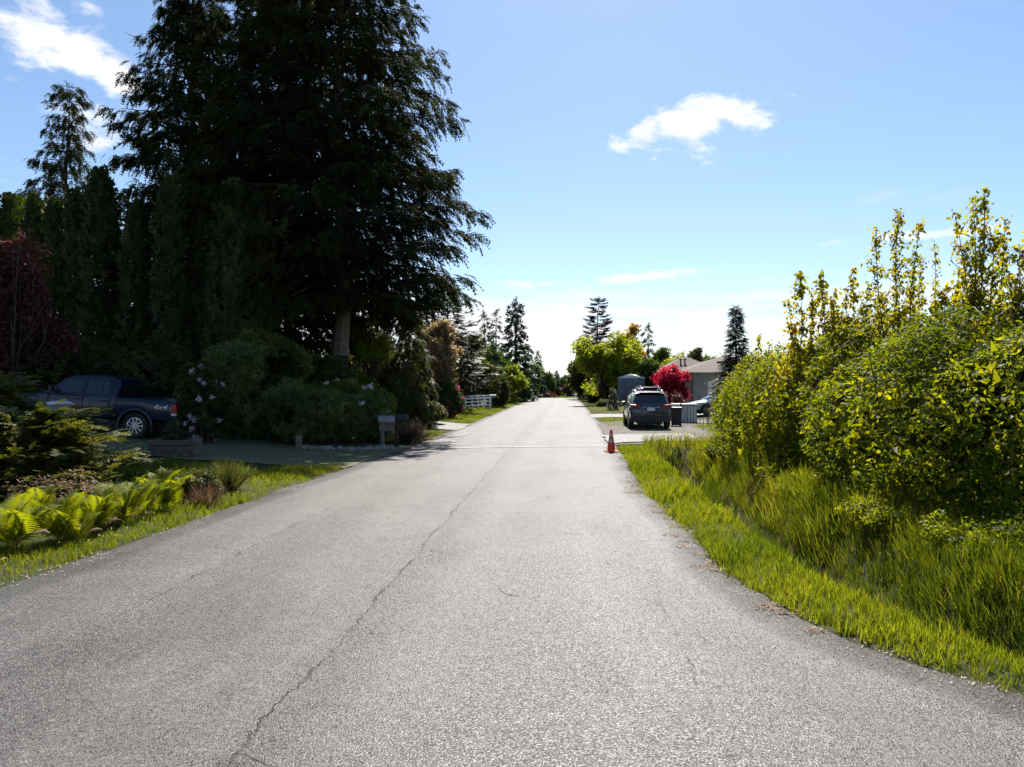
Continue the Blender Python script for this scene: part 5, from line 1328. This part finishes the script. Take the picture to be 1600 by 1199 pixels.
# ------------------------------------------------------------------ street things
def cone():
    p = gp(955, 708); t = thing('traffic_cone', 'orange traffic cone with two pale bands at the road edge', 'cone', (p.x, p.y, .012), .3)
    part('base', box(-.19, .19, -.19, .19, 0, .035), M['orange'], t, bevel=.012)
    part('body', lathe([(.15, .035), (.135, .05), (.035, .70), (.028, .715), (.001, .715)], 28), M['orange'], t, smooth=True)
    R_ = lambda z: .135 + (.035 - .135) * (z - .05) / .65 + .003
    for a, b in ((.30, .40), (.47, .57)): part('reflective_band', lathe([(R_(a) - .002, a), (R_(a), a), (R_(b), b), (R_(b) - .002, b)], 28), M['reflective'], t, smooth=True)
cone()
def box_mail(parent, loc, rotz, mat, L=.5, w=.09, h=.12):
    n = 9; prof = [(w, 0)] + [(w * math.cos(a), h + w * math.sin(a)) for a in np.linspace(0, math.pi, n)] + [(-w, 0)]
    o = part('box', loft([[(x, y, z) for y, z in prof] for x in (-L / 2, L / 2)]), mat, parent, loc, (0, 0, rotz), sharp=40)
    part('lid', loft([[(x, y * 1.04, z * 1.02) for y, z in prof] for x in (L / 2, L / 2 + .015)]), mat, o)
def mailbox(px, py, h, mat, label, two=False, post='wood'):
    p = gp(px, py); t = thing('mailbox', label, 'mailbox', p, math.radians(8))
    part('post', box(-.055, .055, -.055, .055, -.2, h), M[post], t, bevel=.008)
    part('arm', box(-.1, .42, -.05, .05, h - .08, h), M[post], t)
    box_mail(t, (.12, 0, h), 0, mat)
    if two:
        part('newspaper_holder', [box(-.1, .38, -.13, .13, h - .30, h - .28), box(-.1, .38, -.13, -.11, h - .28, h - .10), box(-.1, .38, .11, .13, h - .28, h - .10)], M['wood'], t)
        part('footing', lathe([(.12, -.05), (.11, .14), (.001, .15)], 12), M['stone'], t)
mailbox(598, 702, .92, M['galv'], 'grey metal mailbox on a wooden post with a newspaper shelf', True)
mailbox(620, 699, .95, M['black'], 'black mailbox on a thin dark post', False, 'bark')
mailbox(768, 641, 1.05, M['galv'], 'pale mailbox at the end of the white fence')
mailbox(808, 629, 1.1, M['black'], 'dark mailbox beside the yellow-green rounded shrub', False, 'bark')
def white_fence():
    a, b = gp(727, 641), gp(766, 641); v = b - a; L = v.length; t = thing('rail_fence', 'short white three-rail fence on the grass verge', 'fence', a, math.atan2(v.y, v.x))
    for i in range(5): part('post', box(L * i / 4 - .05, L * i / 4 + .05, -.05, .05, -.2, 1.12), M['white_paint'], t, bevel=.01)
    for z in (.28, .56, .82, 1.02): part('rail', box(.0, L, -.075, -.052, z, z + .10), M['white_paint'], t, bevel=.006)
white_fence()
def iron_fence():
    a, b = gat(1064, 37), gat(1150, 36); v = b - a; L = v.length; t = thing('iron_fence', 'black iron picket fence in front of the white sedan', 'fence', a, math.atan2(v.y, v.x))
    n = int(L / .16); me = None
    for i in range(n + 1):
        o = part('picket', box(-.011, .011, -.011, .011, -.1, 1.12), M['black'], t, (L * i / n, 0, 0)) if me is None else link('picket', me, t, (L * i / n, 0, 0)); me = o.data
    for z in (.12, 1.02): part('rail', box(0, L, -.016, .016, z, z + .035), M['black'], t)
    for x in (0, L * .5, L): part('post', box(x - .03, x + .03, -.032, .032, -.1, 1.2), M['black'], t)
iron_fence()
def bin_():
    p = gat(1056, 36.2); t = thing('wheeled_bin', 'dark green wheeled bin beside the iron fence', 'bin', p, 1.5)
    sh = lambda z, w, d: [(-w, -d, z), (w, -d, z), (w, d, z), (-w, d, z)]
    part('body', loft([sh(.08, .19, .2), sh(.55, .23, .25), sh(.92, .26, .3)]), M['black'], t, bevel=.02); part('lid', loft([sh(.925, .275, .31), sh(.97, .27, .31), sh(1.0, .2, .26)]), M['black'], t, bevel=.015)
    for s in (-1, 1): part('wheel', lathe([(.001, -.03), (.1, -.03), (.1, .03), (.001, .03)], 14, 'y'), M['rubber'], t, (-.2, s * .2, .1))
bin_()
def utility_box():
    p = gat(1069, 40); t = thing('utility_box', 'pale green metal utility cabinet behind the iron fence', 'cabinet', p, YAW)
    part('body', box(-.62, .62, -.4, .4, 0, .98), M['utility'], t, bevel=.02); part('lid', box(-.66, .66, -.44, .44, .98, 1.06), M['white_paint'], t, bevel=.02)
    for x in (-.31, .31): part('door', box(x - .27, x + .27, -.425, -.402, .1, .9), M['utility'], t, bevel=.006)
utility_box()
def stop_sign():
    p = gat(903, 103); t = thing('stop_sign', 'red octagonal stop sign at the far corner', 'sign', p, math.radians(3))
    part('post', box(-.03, .03, -.02, .02, -.2, 2.0), M['galv'], t)
    o8 = [(.41 * math.cos(math.pi / 8 + i * math.pi / 4), .41 * math.sin(math.pi / 8 + i * math.pi / 4)) for i in range(8)]
    def plate(s, y0, y1): return loft([[(x * s, y, 1.75 + z * s) for x, z in o8] for y in (y0, y1)])
    part('rim', plate(1.0, -.02, -.026), M['sign_white'], t); pl = part('face', plate(.94, -.027, -.031), M['sign_red'], t)
    link('lettering', text_mesh('STOP', .30, .001, M['sign_white']), pl, (0, -.034, 1.65), (math.radians(90), 0, 0))
stop_sign()
def planter():
    p = gp(275, 711); t = thing('block_planter', 'square planter of weathered brown blocks at the drive', 'planter', p, YAW + .12)
    part('soil', box(-.44, .44, -.34, .34, 0, .40), M['dead'], t)
    r = np.random.RandomState(8); me = part('block', box(-.135, .135, -.055, .055, 0, .135), M['brick'], t, (0, -.42, 0), bevel=.012)
    first = True
    for c in range(3):
        z = .145 * c + .002; off = .13 * (c % 2)
        for side, L in ((0, .5), (1, .4), (2, .5), (3, .4)):
            n = 4 if side % 2 == 0 else 3
            for i in range(n):
                u = -L + (i + .5) * 2 * L / n + (off - .065) * .6
                if side == 0: l, a = (u, -.42, z), 0
                elif side == 2: l, a = (u, .42, z), 0
                else: l, a = ((.52 if side == 1 else -.52), u * .95, z), math.pi / 2
                l = (l[0] + r.normal() * .006, l[1] + r.normal() * .006, l[2]); a += r.normal() * .03
                if first: me.location = l; me.rotation_euler = (0, 0, a); first = False
                else:
                    o = me.copy(); COL.objects.link(o); o.location = l; o.rotation_euler = (0, 0, a); o.scale = (r.uniform(.9, 1.02), 1, r.uniform(.93, 1.02))
    return p
pp = planter()
conifer('dwarf_conifer', 'small bushy blue-green conifer growing in the block planter', 'shrub', 0, 0, 0, 0, M['fir_far'], 81, nb=46, ns=18, spray=.16, base=.04, prof=.45, h=.62, rad=.36, tr=.02, loc=(pp.x, pp.y, pp.z + .38))
def stone_border():
    t = thing('stone_border', 'row of rough grey stones edging the shrub bed at the drive', 'border', gp(540, 703)); r = np.random.RandomState(4); b = Vector(t.location)
    mes = []
    for k in range(4):
        u = norm(r.normal(size=(60, 3))); V, Fq = lathe([(.02, -.5), (.38, -.42), (.5, -.1), (.46, .25), (.28, .45), (.02, .5)], 9)
        V = V * (1 + .22 * vnoise(V + k * 5, 2.5))[:, None]; mes.append(mesh_np('stone', V, Fq, M['stone']))
    for i, px in enumerate(np.linspace(468, 612, 26)):
        q = gp(px, 702 - 2.5 * math.sin(px * .02) + r.normal() * .8) - b
        link('stone', mes[i % 4], t, (q.x, q.y, q.z + .04), (r.normal() * .3, r.normal() * .3, r.uniform(0, 6)), np.array([.24, .18, .18]) * r.uniform(.6, 1.25))
stone_border()
p = gp(467, 703); t = thing('wooden_stake', 'short weathered wooden stake in the shrub bed', 'post', p); part('stake', box(-.09, .09, -.05, .05, -.1, .42), M['wood'], t, bevel=.01); part('cap', box(-.1, .1, -.06, .06, .42, .45), M['wood'], t)
def log():
    p = gp(8, 770); t = thing('fallen_log', 'grey fallen log under the juniper', 'log', (p.x, p.y, p.z + .3), YAW + .15)
    part('bark', tube([(-.9, 0, 0), (-.3, .03, .03), (.3, 0, .06), (.75, .02, .12)], [.10, .09, .085, .06], 9, cap=True), M['bark_grey'], t, smooth=True); part('branch_stub', tube([(.1, 0, .05), (.2, -.1, .2)], [.035, .02], 6, cap=True), M['bark_grey'], t)
log()
def lid():
    p = gat(92, 19.6); t = thing('storage_tote', 'pale blue-grey lidded box in front of the pickup cab', 'box', p, YAW)
    sh = lambda z, w, d: [(-w, -d, z), (w, -d, z), (w, d, z), (-w, d, z)]
    top = CAM_H - 27 * 19.6 / F_PX - p.z
    part('body', loft([sh(0, .2, .22), sh(top - .1, .21, .24)]), M['tarp'], t, bevel=.03); part('lid', loft([sh(top - .1, .23, .26), sh(top - .04, .22, .26), sh(top, .12, .16)]), M['white_car'], t, bevel=.02)
lid()
